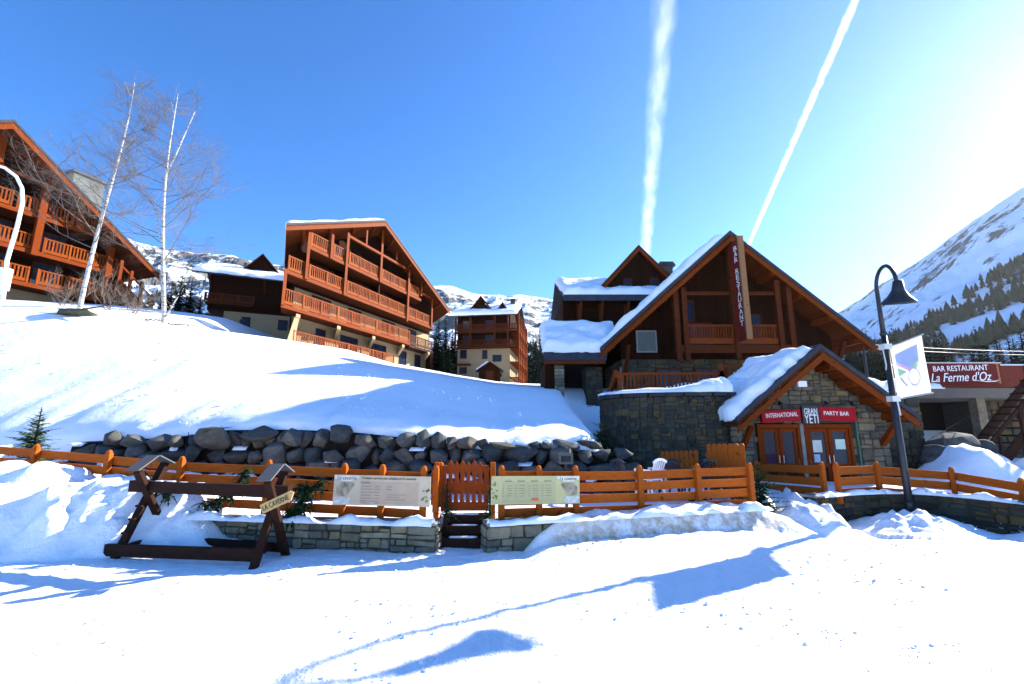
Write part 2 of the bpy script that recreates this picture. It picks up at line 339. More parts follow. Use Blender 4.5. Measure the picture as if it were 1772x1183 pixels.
def bank(x,y):
    z=0.
    if x<-4.2:                                   # ploughed heap at the left
        yr=tab([(-20,9.0),(-12,9.3),(-7,9.5),(-4,9.9)],x); h=tab([(-20,1.5),(-10,1.5),(-9.2,1.5),(-8.7,1.28),(-8.2,1.36),(-7.4,1.22),(-6.6,1.05),(-6.0,.75),(-5.2,.38),(-4.2,0)],x)
        wd=tab([(-20,2.4),(-10,1.75),(-8,1.45),(-6,1.15),(-4,.8)],x)
        t=(yr-y)/wd; pr=max(0,1-t**1.9) if t>0 else 1-.25*sm((y-yr)/1.0)
        v=noise.voronoi(Vector((x*1.5,y*1.5,.3)))[0]; v2=noise.voronoi(Vector((x*3.7,y*3.7,1.3)))[0]
        lump=(.33-v[0])*.5+(.3-v2[0])*.10+.12*fbm(x*1.8,y*1.8)
        z=max(z,h*pr*(1+.1*nz(x*2,y))+lump*sm(pr*2.5)*(1-.6*sm((pr-.75)*4))*min(1,h))
    if .2<x<6.3:                                 # cut bank before the middle wall
        yr=tab(WALL_C,min(x,5.4)); h=tab([(.2,0),(.5,.28),(.9,.52),(1.5,.55),(2.2,.60),(3.,.68),(4.2,.66),(5.2,.52),(5.8,.36),(6.3,0)],x); wd=tab([(.2,.3),(1,.42),(3,.5),(5,.6),(6.3,1.0)],x)
        t=(yr-y)/wd; pr=(sm(1.12-t) if t>0 else 1.)
        pr=max(pr,.42*sm(1-(yr-y)/1.5)) if t>0 else pr
        v=noise.voronoi(Vector((x*2.2,y*2.2,.9)))[0]
        f=1-sm((y-yr-.3)/.4) if 'x' and y>yr else 1.
        z=max(z,(h*pr+((.3-v[0])*.13+.05*fbm(x*2.6,y*2.6))*pr*min(1,h*1.8))*f)
    if 5.2<x<7.6 and y<13:                       # ramp of churned snow up to the bar door
        e=sm((y-9.5)/2.2)*.5*sm((x-5.2)/.25)*sm((7.6-x)/.3); v=noise.voronoi(Vector((x*2.3,y*2.3,4.)))[0]
        z=max(z,e+((.33-v[0])*.42+.18*fbm(x*2.4,y*2.4))*min(1,e*3.2))
        dd=math.hypot(x-6.45,(y-10.6)*.9); z=max(z,.52*sm(1.1-dd/1.0)+.1*fbm(x*4,y*4)*sm(1.1-dd/1.0))
    dd=math.hypot((x-9.35)*.82,(y-11.15)*.95); 
    if dd<1.4: 
        k=sm(1.15-dd/1.15); z=max(z,.32*k+(.1*fbm(x*3.2,y*3.2)+.12*nz(x*5,y*5))*k)
    dd=math.hypot((x-11.1),(y-9.4)*.8)
    if dd<1.: z=max(z,.24*sm(1.1-dd)+.07*fbm(x*4,y*4)*sm(1.1-dd))
    return z
TRACKS=[]
def near_z(x,y):
    z=.035*nz(x*.45,y*.45)+.02*fbm(x*1.9,y*1.9,2.)+.012*nz(x*6,y*6,3.)
    # ski and piste-machine tracks, shallow and slanting
    z+=.006*math.sin((x*.35+y)*14+2*nz(x*.3,y*.3))*sm((nz(x*.22,y*.4,7.)+.1)*3)
    # boot prints and crumbs thrown up by the machines
    vv=noise.voronoi(Vector((x*3.1,y*3.1,0.)))[0][0]; mk=sm((nz(x*.35,y*.9,11.)-.02)*4)
    z-=.02*sm((.24-vv)/.14)*mk*sm((x-1)/2)
    vc=noise.voronoi(Vector((x*6.,y*6.,5.)))[0][0]; z+=.03*sm((.2-vc)/.12)*sm((nz(x*.8,y*.8,21.)-.1)*4)
    for (ax,ay,bx,by,o) in TRACKS:
        dx,dy=bx-ax,by-ay; Ld=math.hypot(dx,dy); q=((x-ax)*-dy+(y-ay)*dx)/Ld+.12*math.sin(x*.6+o)+.05*math.sin(x*1.7+o)
        s=((x-ax)*dx+(y-ay)*dy)/Ld/Ld
        if -.0<s<1: 
            e=min(1,s*8,(1-s)*8)
            for c in (0,.17): 
                dd=abs(q-c)
                if dd<.09: z-=.022*e*sm(1.25-dd/.07)
                elif dd<.15: z+=.008*e
    if x>7: z-=.22*sm((x-7)/.6)*sm((y-9.2)/1.6)
    yw=ywall(x); z0=z
    if yw is not None and y>yw: z=max(z,lerp(z,TER+.3*(z),sm((y-yw)/.1)))
    if x<-6.3: 
        k=sm((y-9.6)/1.2); z=lerp(z,lerp(TER,.8,sm((-8-x)/3)),k)
    if 5.4<x<7.3 and y>11.5: z=max(z,TER*sm((y-11.5)/.6)+z0)
    b=bank(x,y)
    if yw is not None and y>yw+.1 and x>-4.2: b=min(b,.1) if x>6.9 else b
    if b>.01: z=max(z,b+z0*.6) if y<yw_or(x) else max(z,b)
    if x<-13.2: z=max(z,lerp(.0,tab(ZTOP,x),sm((y-9.2)/4.3))*sm((-13.2-x)/1.))
    return z
def yw_or(x):
    y=ywall(x); return 99 if y is None else y
def near_dirt(x,y,z):
    d=0.
    if .6<x<5.6:
        yr=tab(WALL_C,min(x,5.4)); t=(yr-y); d=sm(1-abs(t-.35)/.4)*sm((x-.5)/.4)*.9
    if 5.4<x<7.4 and y>9.8: d=max(d,.15)
    return d
near=tag(grid('snow_ground',frange(-20,-8.5,.1)[:-1]+frange(-8.5,10.,.042)[:-1]+frange(10.,14,.1),frange(1.4,4,.13)[:-1]+frange(4,9.2,.042)[:-1]+frange(9.2,10.8,.065)[:-1]+frange(10.8,YW+.06,.1),near_z,M_SNOW,near_dirt),None,None,kind='structure')
def crumbs():
    import bmesh
    rd=random.Random(17); bm=bmesh.new(); bmesh.ops.create_icosphere(bm,subdivisions=1,radius=1); V=[v.co.copy() for v in bm.verts]; F=[[v.index for v in f.verts] for f in bm.faces]; bm.free(); mb=MB(); n=0
    while n<750:
        x=rd.uniform(-8,10); y=rd.uniform(4.2,9.4)
        if nz(x*.5,y*.9,31.)+.35*nz(x*1.7,y*1.7,5.)<rd.uniform(-.05,.5): continue
        n+=1; r=.009+.018*rd.random()**2.5; z=near_z(x,y)+r*.25; k=rd.uniform(0,9)
        mb.add([(x+v.x*r*(1+.4*nz(v.x*2+k,v.y)),y+v.y*r*1.2,z+v.z*r*(.7+.4*nz(v.y*2,k))) for v in V],F)
    tag(mb.build('snow_crumbs',M_SNOWR),None,None,kind='stuff')
crumbs()
YC=[(-60,19),(-28,21),(-22,22),(-17,22.5),(-13.6,22),(-11.1,22),(-8.4,23),(-4.4,24),(-1.1,25),(1.8,26),(20,28),(60,30)]
ZC=[(-60,8.6),(-28,8.35),(-23,8.05),(-20.5,7.7),(-18.5,7.3),(-16,6.85),(-13.6,6.3),(-11.1,5.75),(-8.4,5.45),(-4.4,4.9),(-1.1,4.5),(1.8,4.4),(20,4.2),(60,4.2)]
EB=[(-60,.2),(-30,.24),(-22,.22),(-16,.185),(-11,.168),(-8,.12),(-4,.106),(2,.104),(20,.09),(60,.07)]   # slope of the ground beyond the brow
def hill_z(x,y):
    yc=tab(YC,x); zc=tab(ZC,x); n=.07*fbm(x*.16,y*.16,5.,3)+.03*fbm(x*.9,y*.9,1.)+.015*fbm(x*2.5,y*2.5,1.)
    zt=tab(ZTOP,x)+.12*nz(x*1.6,.5)+.07*nz(x*4.1,1.5)
    t=(y-YW)/(yc-YW); e=1-(1-clamp(t))**1.22
    z=lerp(zt,zc,e)+n*sm(t*6)*(.6 if t<1 else .3)
    z+=.16*sm((y-YW)/.5)*(1-sm((y-YW-1.3)/2))                     # plump lip above the stones
    if t>1:
        zz=zc+(y-yc)*tab(EB,x/ max(1.,y/30.))*.96; cap=7.8 if x>-18 else lerp(7.8,11.,sm((-18-x)/6)); z=max(zc*.98,min(cap,zz))+n*.3
    tr=clamp((y-23)/6); zr=lerp(TER,zc,tr)+n*.4; zr=max(zr,z) if y>29 else zr
    for mx,my,h,r in ((14.6,15.0,1.25,2.0),(17.2,14.2,1.5,2.4),(19.6,15.6,1.0,2.2),(17.8,18.6,1.5,2.2),(23,15,1.6,3.)):
        d=math.hypot(x-mx,y-my)/r; 
        if d<1: zr=max(zr,TER+h*sm(1-d)*(1+.25*fbm(x*1.3,y*1.3)))
    k=sm((x-2.4)/1.1)*(1-sm((y-22)/5)) if y<27 else 0.
    if y>=23 and x>9: k=max(k,sm((x-9)/6)*(1-sm((y-40)/20)))
    return lerp(z,zr,k)
hill=tag(grid('snow_hillside',frange(-46,34,.3),frange(YW,20,.2)[:-1]+frange(20,86,.42),hill_z,M_SNOWH,None,.2),None,None,kind='structure')
def slope_crumbs():
    import bmesh
    rd=random.Random(23); bm=bmesh.new(); bmesh.ops.create_icosphere(bm,subdivisions=1,radius=1); V=[v.co.copy() for v in bm.verts]; F=[[v.index for v in f.verts] for f in bm.faces]; bm.free(); mb=MB(); n=0
    while n<420:
        x=rd.uniform(-22,1); y=rd.uniform(13.6,22.5)
        if nz(x*.35,y*.45,3.)+.4*nz(x*1.3,y*1.3,8.)<rd.uniform(0,.55): continue
        n+=1; r=.015+.05*rd.random()**3; k=rd.uniform(0,9); z=hill_z(x,y)
        mb.add([(x+v.x*r*(1+.4*nz(v.x*2+k,v.y)),y+v.y*r*1.3,z+v.z*r) for v in V],F)
    tag(mb.build('snow_crumbs',M_SNOWR),None,None,kind='stuff')
slope_crumbs()
# everything farther round, out of reach of the fine sheets
def far_z(x,y):
    return -.06
struct(grid('snow_plain',[-900,-300,-100,-40,-19.9],[-600,-200,-60,-10,1.4,6,12.3],far_z,M_SNOWH)); struct(grid('snow_plain',[-20,-6,6,13.95],[-600,-200,-60,-10,1.45],far_z,M_SNOWH))
struct(grid('snow_plain',[13.9,20,40,100,300,900],[-600,-200,-60,-10,1.4,6,12.3],far_z,M_SNOWH))
struct(grid('valley_snow',[-900,-300,-100,-45.8,-20,0,15,33.8,60,100,300],[12.3,30,60,85.9,110,160,240,400],lambda x,y: (lerp(9.2,4.,sm((x+10)/40)) if y>84 else (8.2 if x<-40 else (1.5 if x<50 else 3.)) ) if (y>84 or x<-45 or x>33) else -2.,M_SNOWH))
# mountain ridge across the back: heights follow the skyline of the photograph
LEL=[(-2.2,.44),(-1.3,.455),(-.906,.44),(-.857,.423),(-.747,.405),(-.652,.398),(-.582,.372),(-.45,.365),(-.3,.345),(-.187,.324),(-.14,.321),(-.074,.306),(-.008,.299),(.045,.293),(.104,.282),(.25,.26),(.5,.2),(.9,.1)]
def ridge():
    A=frange(-1.5,.75,.006); T=[-.02+.0155*i for i in range(80)]; vs=[]
    for t in T:
        for a in A:
            Y=lerp(105,520,t); h=tab(LEL,a)
            zr=HC+520*h; pr=t**1.25 if t>0 else t
            z=lerp(7.5,zr,min(1,pr)); 
            if t>1: z=zr-(t-1)*520
            x=a*Y; k=sm(t*2.2)
            amp=k*(15*fbm(x*.012,Y*.012,3.,6)+9*abs(nz(x*.03,Y*.03,8.))-4+3.5*fbm(x*.09,Y*.09,2.,4))
            f=1 if t<.85 else (.35+.65*clamp((1-t)/.15))
            vs.append((x,Y,z+amp*f*.9))
    nx=len(A); fs=[(j*nx+i,j*nx+i+1,(j+1)*nx+i+1,(j+1)*nx+i) for j in range(len(T)-1) for i in range(nx-1)]
    o=MB().add(vs,fs).build('mountain_ridge',rocksnow('ridge_rock_snow',.80,.88,(.11,.115,.11),.055),None,False); return struct(o)
ridge_o=ridge()
REL=[(.3,.05),(.5,.13),(.62,.19),(.75,.2614),(.892,.3464),(1.014,.428),(1.129,.505),(1.22,.563),(1.36,.60),(1.5,.585),(1.7,.56),(2.2,.45),(3,.3),(4,.15)]
def mount_pt(a,t):
    XR=640; X=lerp(118,XR,t); Y=X/a; h=tab(REL,a); Yr=XR/a
    zr=HC+Yr*h; pr=clamp(t)**1.12; z=lerp(2.5,zr,pr)
    if t>1: z=zr-(t-1)*500
    k=sm(t*2.5); amp=k*(20*fbm(X*.008,Y*.008,6.,6)+10*nz(X*.02,Y*.02,2.)+3*fbm(X*.07,Y*.07,5.,4)); f=1 if t<.85 else (.22+.78*clamp((1-t)/.15))
    return Vector((X,Y,z+amp*f*.8))
def mountain():
    A=[.56*(4/.56)**(i/330) for i in range(331)]; T=[-.02+.0128*i for i in range(90)]
    vs=[mount_pt(a,t) for t in T for a in A]; nx=len(A)
    fs=[(j*nx+i,(j+1)*nx+i,(j+1)*nx+i+1,j*nx+i+1) for j in range(len(T)-1) for i in range(nx-1)]
    fs=[f[::-1] for f in fs]
    return struct(MB().add(vs,fs).build('mountain',rocksnow('mountain_rock_snow',.90,.98,(.06,.065,.07),.035),None,True))
mountain_o=mountain()
# ------------------------------------------------------------------ trees
def frond(mb,base,d,L,W,drp,n,rnd,up=Vector((0,0,1))):
    # one bough: a drooping rib with toothed needle sprays on both sides
    d=d.normalized(); side=d.cross(up).normalized(); p=Vector(base); pts=[]
    for i in range(n+1):
        t=i/n; pts.append(Vector(base)+d*(L*t)+up*(-drp*L*t*t+.1*L*t))
    for i in range(n):
        a,b=pts[i],pts[i+1]; w0=W*(1-i/n)**.8*rnd.uniform(.7,1.15)
        for s in (-1,1):
            tip=a+side*(s*w0)+d*(w0*.55)+up*(-.3*w0+rnd.uniform(-.12,.1)*w0)
            mb.add([a,b,tip],[(0,1,2) if s<0 else (1,0,2)])
    mb.add([pts[-2]+side*W*.15,pts[-1]+d*W*.3,pts[-2]-side*W*.15],[(0,1,2)])
def conifer(name,label,cat,loc,H,Rb,whorls,per,seg,mneed,seed,group=None,taper=.9,bare=.06,drp=.35,wid=.34):
    rnd=random.Random(seed); r=thing(name,label,cat,loc,0,group)
    MB().tube([(0,0,-.3),(0,0,H*.5),(0,0,H*.97)],[H*.018+.02,H*.011+.012,.008],7).build('trunk',M_TRUNK,r,True)
    mb=MB()
    for i in range(whorls):
        t=i/(whorls-1); z=H*(bare+(.985-bare)*t); Lb=Rb*(1-t)**taper+.03*Rb
        k=max(4,int(per*(1-.45*t))); a0=rnd.uniform(0,6)
        for j in range(k):
            a=a0+2*math.pi*j/k+rnd.uniform(-.25,.25); L=Lb*rnd.uniform(.62,1.18)
            frond(mb,(0,0,z+rnd.uniform(-.5,.5)*H/whorls),Vector((math.cos(a),math.sin(a),rnd.uniform(-.1,.25)+.5*t)),L,L*wid,drp*rnd.uniform(.6,1.4),seg,rnd)
    mb.build('foliage',mneed,r); return r
def dark(x,y): return hill_z(x,y) if (-45<x<33 and y<86) else 4.
FAR=[conifer('spruce','dark spruce in the packed stand behind the snow covered buildings','tree',(0,-900-20*i,0),12,2.7,22,13,4,M_NEEDD,40+i,'dark spruces standing behind the buildings',.9,.04,.4,.5) for i in range(3)]
far_first=[True]*3; rnd=random.Random(5)
def stand(x,y,h,z=None):
    k=rnd.randrange(3); zz=dark(x,y) if z is None else z; s=h/12; sq=(s*rnd.uniform(.85,1.15),)*2+(s,)
    if far_first[k]: FAR[k].location=(x,y,zz-.2); FAR[k].scale=sq; far_first[k]=False; return FAR[k]
    return copy_tree(FAR[k],(x,y,zz-.2),rnd.uniform(0,6),sq)
for px,py,Y in ((300,478,44),(318,462,46),(335,470,45),(282,496,43),(350,500,47),(312,500,42),(262,505,45)):      # beside the birch
    top=P(px,py,Y); stand(top.x,Y,top.z-dark(top.x,Y))
for px,py,Y in ((772,560,66),(758,585,58),(782,575,70),(748,600,56),(765,590,64),(790,590,74),(740,560,70),(776,600,60),(752,570,75),(796,600,80),(760,548,64),(772,545,72),(784,556,66),(768,590,52),(778,610,50),(756,560,58),(786,585,84)):
    top=P(px,py,Y); stand(top.x,Y,max(4,top.z-dark(top.x,Y)))
for px,py,Y in ((912,572,84),(922,566,88),(934,560,92),(945,570,80),(905,585,95),(928,580,76),(958,565,90),(918,590,100),(940,588,70),(900,580,105)):
    top=P(px,py,Y); stand(top.x,Y,max(4,top.z-dark(top.x,Y)))
for i in range(64):
    px=1440+i*6.2+rnd.uniform(-8,8); Y=rnd.uniform(52,88); py=rnd.gauss(588,10) if i%3 else rnd.gauss(562,10)
    if 1640<px<1672: py+=35
    top=P(px,py,Y); stand(top.x,Y,max(5,top.z-3.2),3.2)
# far woods on the mountain flanks, too many to count
def woods(name,pts,label=None):
    mb=MB(); r2=random.Random(9)
    for p,h in pts:
        n=6; a0=r2.uniform(0,6)
        for z0,z1,rr in ((.05,.6,.26),(.35,1.,.19)):
            vs=[p+Vector((h*rr*math.cos(a0+6.283*k/n)*r2.uniform(.75,1.2),h*rr*math.sin(a0+6.283*k/n)*r2.uniform(.75,1.2),h*z0+r2.uniform(-.05,.05)*h)) for k in range(n)]+[p+Vector((0,0,h*z1))]
            mb.add(vs,[(k,(k+1)%n,n) for k in range(n)])
    return tag(mb.build(name,M_NEEDD),None,None,kind='stuff')
pts=[]; r3=random.Random(11)
for i in range(34000):
    a=.5*(1.9/.5)**r3.random(); t=r3.random()**1.2*.95; p=mount_pt(a,t)
    q=fbm(p.x*.006,p.y*.006,1.,3)+.5*nz(p.x*.025,p.y*.025,4.)
    if r3.random()<sm((q-.02-t*1.9-.35*nz(p.x*.011,p.y*.011,9.))/.5+.35)*(1 if t<.12 else .8) : pts.append((p,r3.uniform(4.5,9)*(1-.3*t)))
woods('forest',pts[:9000])
pts=[]
for i in range(5200):
    a=r3.uniform(-1.2,.5); t=r3.random()**1.6; Y=lerp(105,520,t); x=a*Y; q=fbm(x*.02,Y*.02,4.,3)
    if q<.12+t*.5: continue
    h=tab(LEL,a); z=lerp(7.5,HC+520*h,t**1.25); pts.append((x,Y,t))
bv=[]
def drop_on(o,pts,hl,hh):
    from mathutils.bvhtree import BVHTree
    me=o.data; B=BVHTree.FromPolygons([v.co for v in me.vertices],[p.vertices for p in me.polygons]); out=[]
    for x,y,t in pts:
        h=B.ray_cast(Vector((x,y,900)),Vector((0,0,-1)))
        if h[0]: out.append((h[0],r3.uniform(hl,hh)*(1-.45*t)))
    return out
woods('scrub_trees',drop_on(ridge_o,pts,4,8))
# birches, bare in winter
def birch(label,base,top,lean,seed,limbs,fork=None,spread=1.):
    rd=random.Random(seed); r=thing('birch_tree',label,'tree',base,0); H=top.z-base.z; off=Vector((top.x-base.x,top.y-base.y,0)); tk=MB(); tw=MB(); n=14
    def ax(t): return Vector((off.x*t+.12*math.sin(t*5+seed)*H/14+lean*t*(1-t)*2,off.y*t+.1*math.cos(t*4+seed),H*t))
    rad=lambda t:.10*(1-t)**.8+.012
    tk.tube([ax(i/n)-Vector((0,0,.3 if i==0 else 0)) for i in range(n+1)],[rad(i/n) for i in range(n+1)],9)
    def grow(p,d,L,rr,lev):
        m=5; pts=[p]; dd=d.normalized()
        for i in range(m):
            dd=(dd+Vector((rd.uniform(-.22,.22),rd.uniform(-.22,.22),rd.uniform(-.1,.2) if lev<2 else rd.uniform(-.3,.05)))).normalized(); pts.append(pts[-1]+dd*L/m)
        (tw if lev>0 or rr<.03 else tk).tube(pts,[rr*(1-.75*i/m) for i in range(m+1)],3 if lev else 5,False)
        if lev<3:
            k=(10,8,6)[lev]
            for i in range(k):
                j=rd.uniform(.25,1); q=pts[min(m-1,int(j*m))].lerp(pts[min(m,int(j*m)+1)],rd.random())
                s=Vector((rd.uniform(-1,1),rd.uniform(-1,1),rd.uniform(-.25,.7))); grow(q,dd*.7+s*.8,L*rd.uniform(.3,.52),rr*.42,lev+1)
    for i in range(limbs):
        t=lerp(.24,.96,(i+rd.random()*.8)/limbs); a=rd.uniform(0,6.283); L=(1-t)*H*.30*rd.uniform(.6,1.2)*spread+.8
        grow(ax(t),Vector((math.cos(a),math.sin(a),rd.uniform(.15,.75))),L,.012+.02*(1-t),0)
    if fork:
        for t,e,rr in fork:
            a=ax(t); pts=[a,a.lerp(Vector(e)-base,.35)+Vector((0,0,-.12)),a.lerp(Vector(e)-base,.7),Vector(e)-base]; tk.tube(pts,[rr,rr*.8,rr*.6,rr*.25],6)
            for q in range(7): grow(pts[1].lerp(pts[3],rd.random()),Vector((rd.uniform(-1,1),rd.uniform(-1,1),.4)),1.5,.012,1)
    tk.build('trunk',M_BIRCH,r,True); tw.build('branches',M_TWIG,r); return r
b1=PZ(140,533,8.2); b1=P(140,533,23.); b1.z=hill_z(b1.x,b1.y)
birch('slim leaning white birch with a bare crown before the timber chalet',b1,P(228,140,23),.35,3,30,[(.93,P(215,142,23),.03)],1.15)
b2=P(280,562,24.); b2.z=hill_z(b2.x,b2.y)
birch('broader white birch with forked upper stems and a bare spreading crown',b2,P(305,160,24),-.3,8,40,[(.62,P(338,192,24),.05),(.9,P(296,175,24),.03),(.30,P(262,330,23.6),.04),(.02,P(309,512,23.5),.06)],1.4)
def bare_shrub(label,c,h,r_,n,seed):
    rd=random.Random(seed); r=thing('bare_shrub',label,'shrub',c,0); mb=MB()
    def g(p,d,L,rr,lev):
        pts=[p]; dd=d.normalized()
        for i in range(4): dd=(dd+Vector((rd.uniform(-.3,.3),rd.uniform(-.3,.3),rd.uniform(-.15,.2)))).normalized(); pts.append(pts[-1]+dd*L/4)
        mb.tube(pts,[rr*(1-.7*i/4) for i in range(5)],3,False)
        if lev<2:
            for i in range(5): g(pts[rd.randrange(1,5)],dd+Vector((rd.uniform(-1,1),rd.uniform(-1,1),rd.uniform(-.2,.8))),L*.5,rr*.5,lev+1)
    for i in range(n):
        a=rd.uniform(0,6.28); g(Vector((rd.uniform(-.2,.2)*r_,rd.uniform(-.2,.2)*r_,-.1)),Vector((math.cos(a)*r_/h,math.sin(a)*r_/h,1)),h*rd.uniform(.6,1),.016,0)
    mb.build('branches',M_TWIG,r)
for lab,px,py,Y,h,rr,n,sd in (('tangle of bare brown shrub left of the slim birch',108,528,24.5,1.7,1.3,14,1),('tall bare shrub growing just right of the slim birch',185,540,25,2.1,1.3,14,2),('low bare shrub by the foot of the forked birch',232,556,25.5,1.7,1.2,16,3)):
    p=P(px,py,Y); p.z=hill_z(p.x,p.y); bare_shrub(lab,p,h,rr,n,sd)
p=P(45,770,11.); conifer('young_spruce','young light green spruce behind the slatted fence on the snowy slope','tree',(p.x,11.2,.78),1.95,1.0,16,12,7,M_NEEDL,21,None,.85,.02,.3,.42)
p=P(1322,860,11.2); conifer('bushy_fir','dark bushy fir at the end of the terrace fence by the bar door','shrub',(5.75,11.0,.15),1.15,.62,12,12,6,M_NEED,22,None,.55,.0,.2)
p=P(1020,770,13.); conifer('juniper_bush','low dark juniper at the end of the boulder wall beside the stone terrace','shrub',(2.75,14.2,.9),1.5,1.0,9,12,6,M_NEED,23,None,.5,.0,.25)
# ------------------------------------------------------------------ building kit (local frame: x along the front, -y towards the viewer, z up)
def gable_roof(root,xl,zl,xa,za,xr,zr,y0,y1,th=.2,barge=.3,soffit=True,purlins=0,name='roof'):
    up=MB().prism([(xl,y0,zl+th*.6),(xa,y0,za+th*.6),(xr,y0,zr+th*.6),(xr,y0,zr+th*1.4),(xa,y0,za+th*1.45),(xl,y0,zl+th*1.4)],(0,y1-y0,0)); rf=up.build(name,M_SLATE,root)
    MB().prism([(xl+.02,y0+.03,zl),(xa,y0+.03,za-.01),(xr-.02,y0+.03,zr),(xr-.02,y0+.03,zr+th*.6-.003),(xa,y0+.03,za+th*.6-.003),(xl+.02,y0+.03,zl+th*.6-.003)],(0,y1-y0-.06,0)).build('soffit',M_SOFFIT,rf)
    for (ax,az,bx,bz) in ((xl,zl,xa,za),(xr,zr,xa,za)):
        m=MB(); m.prism([(ax,y0-.06,az-.02),(bx,y0-.06,bz-.02),(bx,y0-.06,bz-barge-.02),(ax,y0-.06,az-barge*.9)],(0,.055,0)); m.build('bargeboard',M_BARGE,rf)
    if purlins:
        for (ax,az,bx,bz) in ((xl,zl,xa,za),(xr,zr,xa,za)):
            for i in range(purlins):
                t=(i+.6)/(purlins+.1); x=lerp(ax,bx,t); z=lerp(az,bz,t)-.14
                MB().box(x-.1,x+.1,y0+.0,y0+3.2,z-.12,z+.12).build('purlin',M_OR,rf)
    return rf
def window(root,x,z,w,h,y,mf=None,mp=None,bars=1,name='window'):
    # frame stands proud of the wall face at y, the pane sits back inside it
    m=MB(); t=.08; y0=y-.07; y1=y+.01
    m.box(x-w/2,x-w/2+t,y0,y1,z,z+h); m.box(x+w/2-t,x+w/2,y0,y1,z,z+h); m.box(x-w/2+t,x+w/2-t,y0,y1,z,z+t); m.box(x-w/2+t,x+w/2-t,y0,y1,z+h-t,z+h)
    for i in range(bars): xx=x-w/2+w*(i+1)/(bars+1); m.box(xx-.03,xx+.03,y0+.01,y1,z+t,z+h-t)
    f=m.build(name,mf or M_BROWN,root); MB().box(x-w/2+t,x+w/2-t,y-.03,y+.004,z+t,z+h-t).build('pane',mp or M_GLASS,f); return f
def balustrade(par,x0,x1,y,z,h=1.15,step=.2,m=None,solid=.3,axis='x',mat_r=None):
    # carved balusters between a handrail and a low solid board
    mb=MB(); L=x1-x0; n=max(2,int(L/step))
    def bx(a,b,ya,yb,za,zb):
        if axis=='x': mb.box(a,b,y+ya,y+yb,za,zb)
        else: mb.box(y+ya,y+yb,a,b,za,zb)
    bx(x0,x1,-.05,.05,z+h-.09,z+h); bx(x0,x1,-.035,.035,z+solid*.25,z+solid)
    for i in range(n):
        c=x0+L*(i+.5)/n; wd=step*.25; bx(c-wd,c+wd,-.022,.022,z+solid+.002,z+h-.092)
        bx(c-wd*.5,c+wd*.5,-.03,-.0225,z+h*.55,z+h*.72)
    for c in ([x0,x1] if L<2.6 else [x0+L*i/max(1,round(L/1.6)) for i in range(max(1,round(L/1.6))+1)]): bx(c-.05,c+.05,-.065,.055,z-.02,z+h+.03)
    return mb.build('balustrade',m or M_RAIL,par)
def balcony(root,x0,x1,ya,yb,z,bays,h=1.15,th=.2,m=None):
    b=MB().box(x0,x1,ya,yb,z-th,z).build('balcony',M_BROWN,root)
    MB().box(x0-.03,x1+.03,ya-.06,ya-.003,z-th-.06,z+.02).build('edge_beam',M_OR,b)
    for a,c in bays: balustrade(b,a,c,ya+.05,z+.02,h,m=m)
    return b
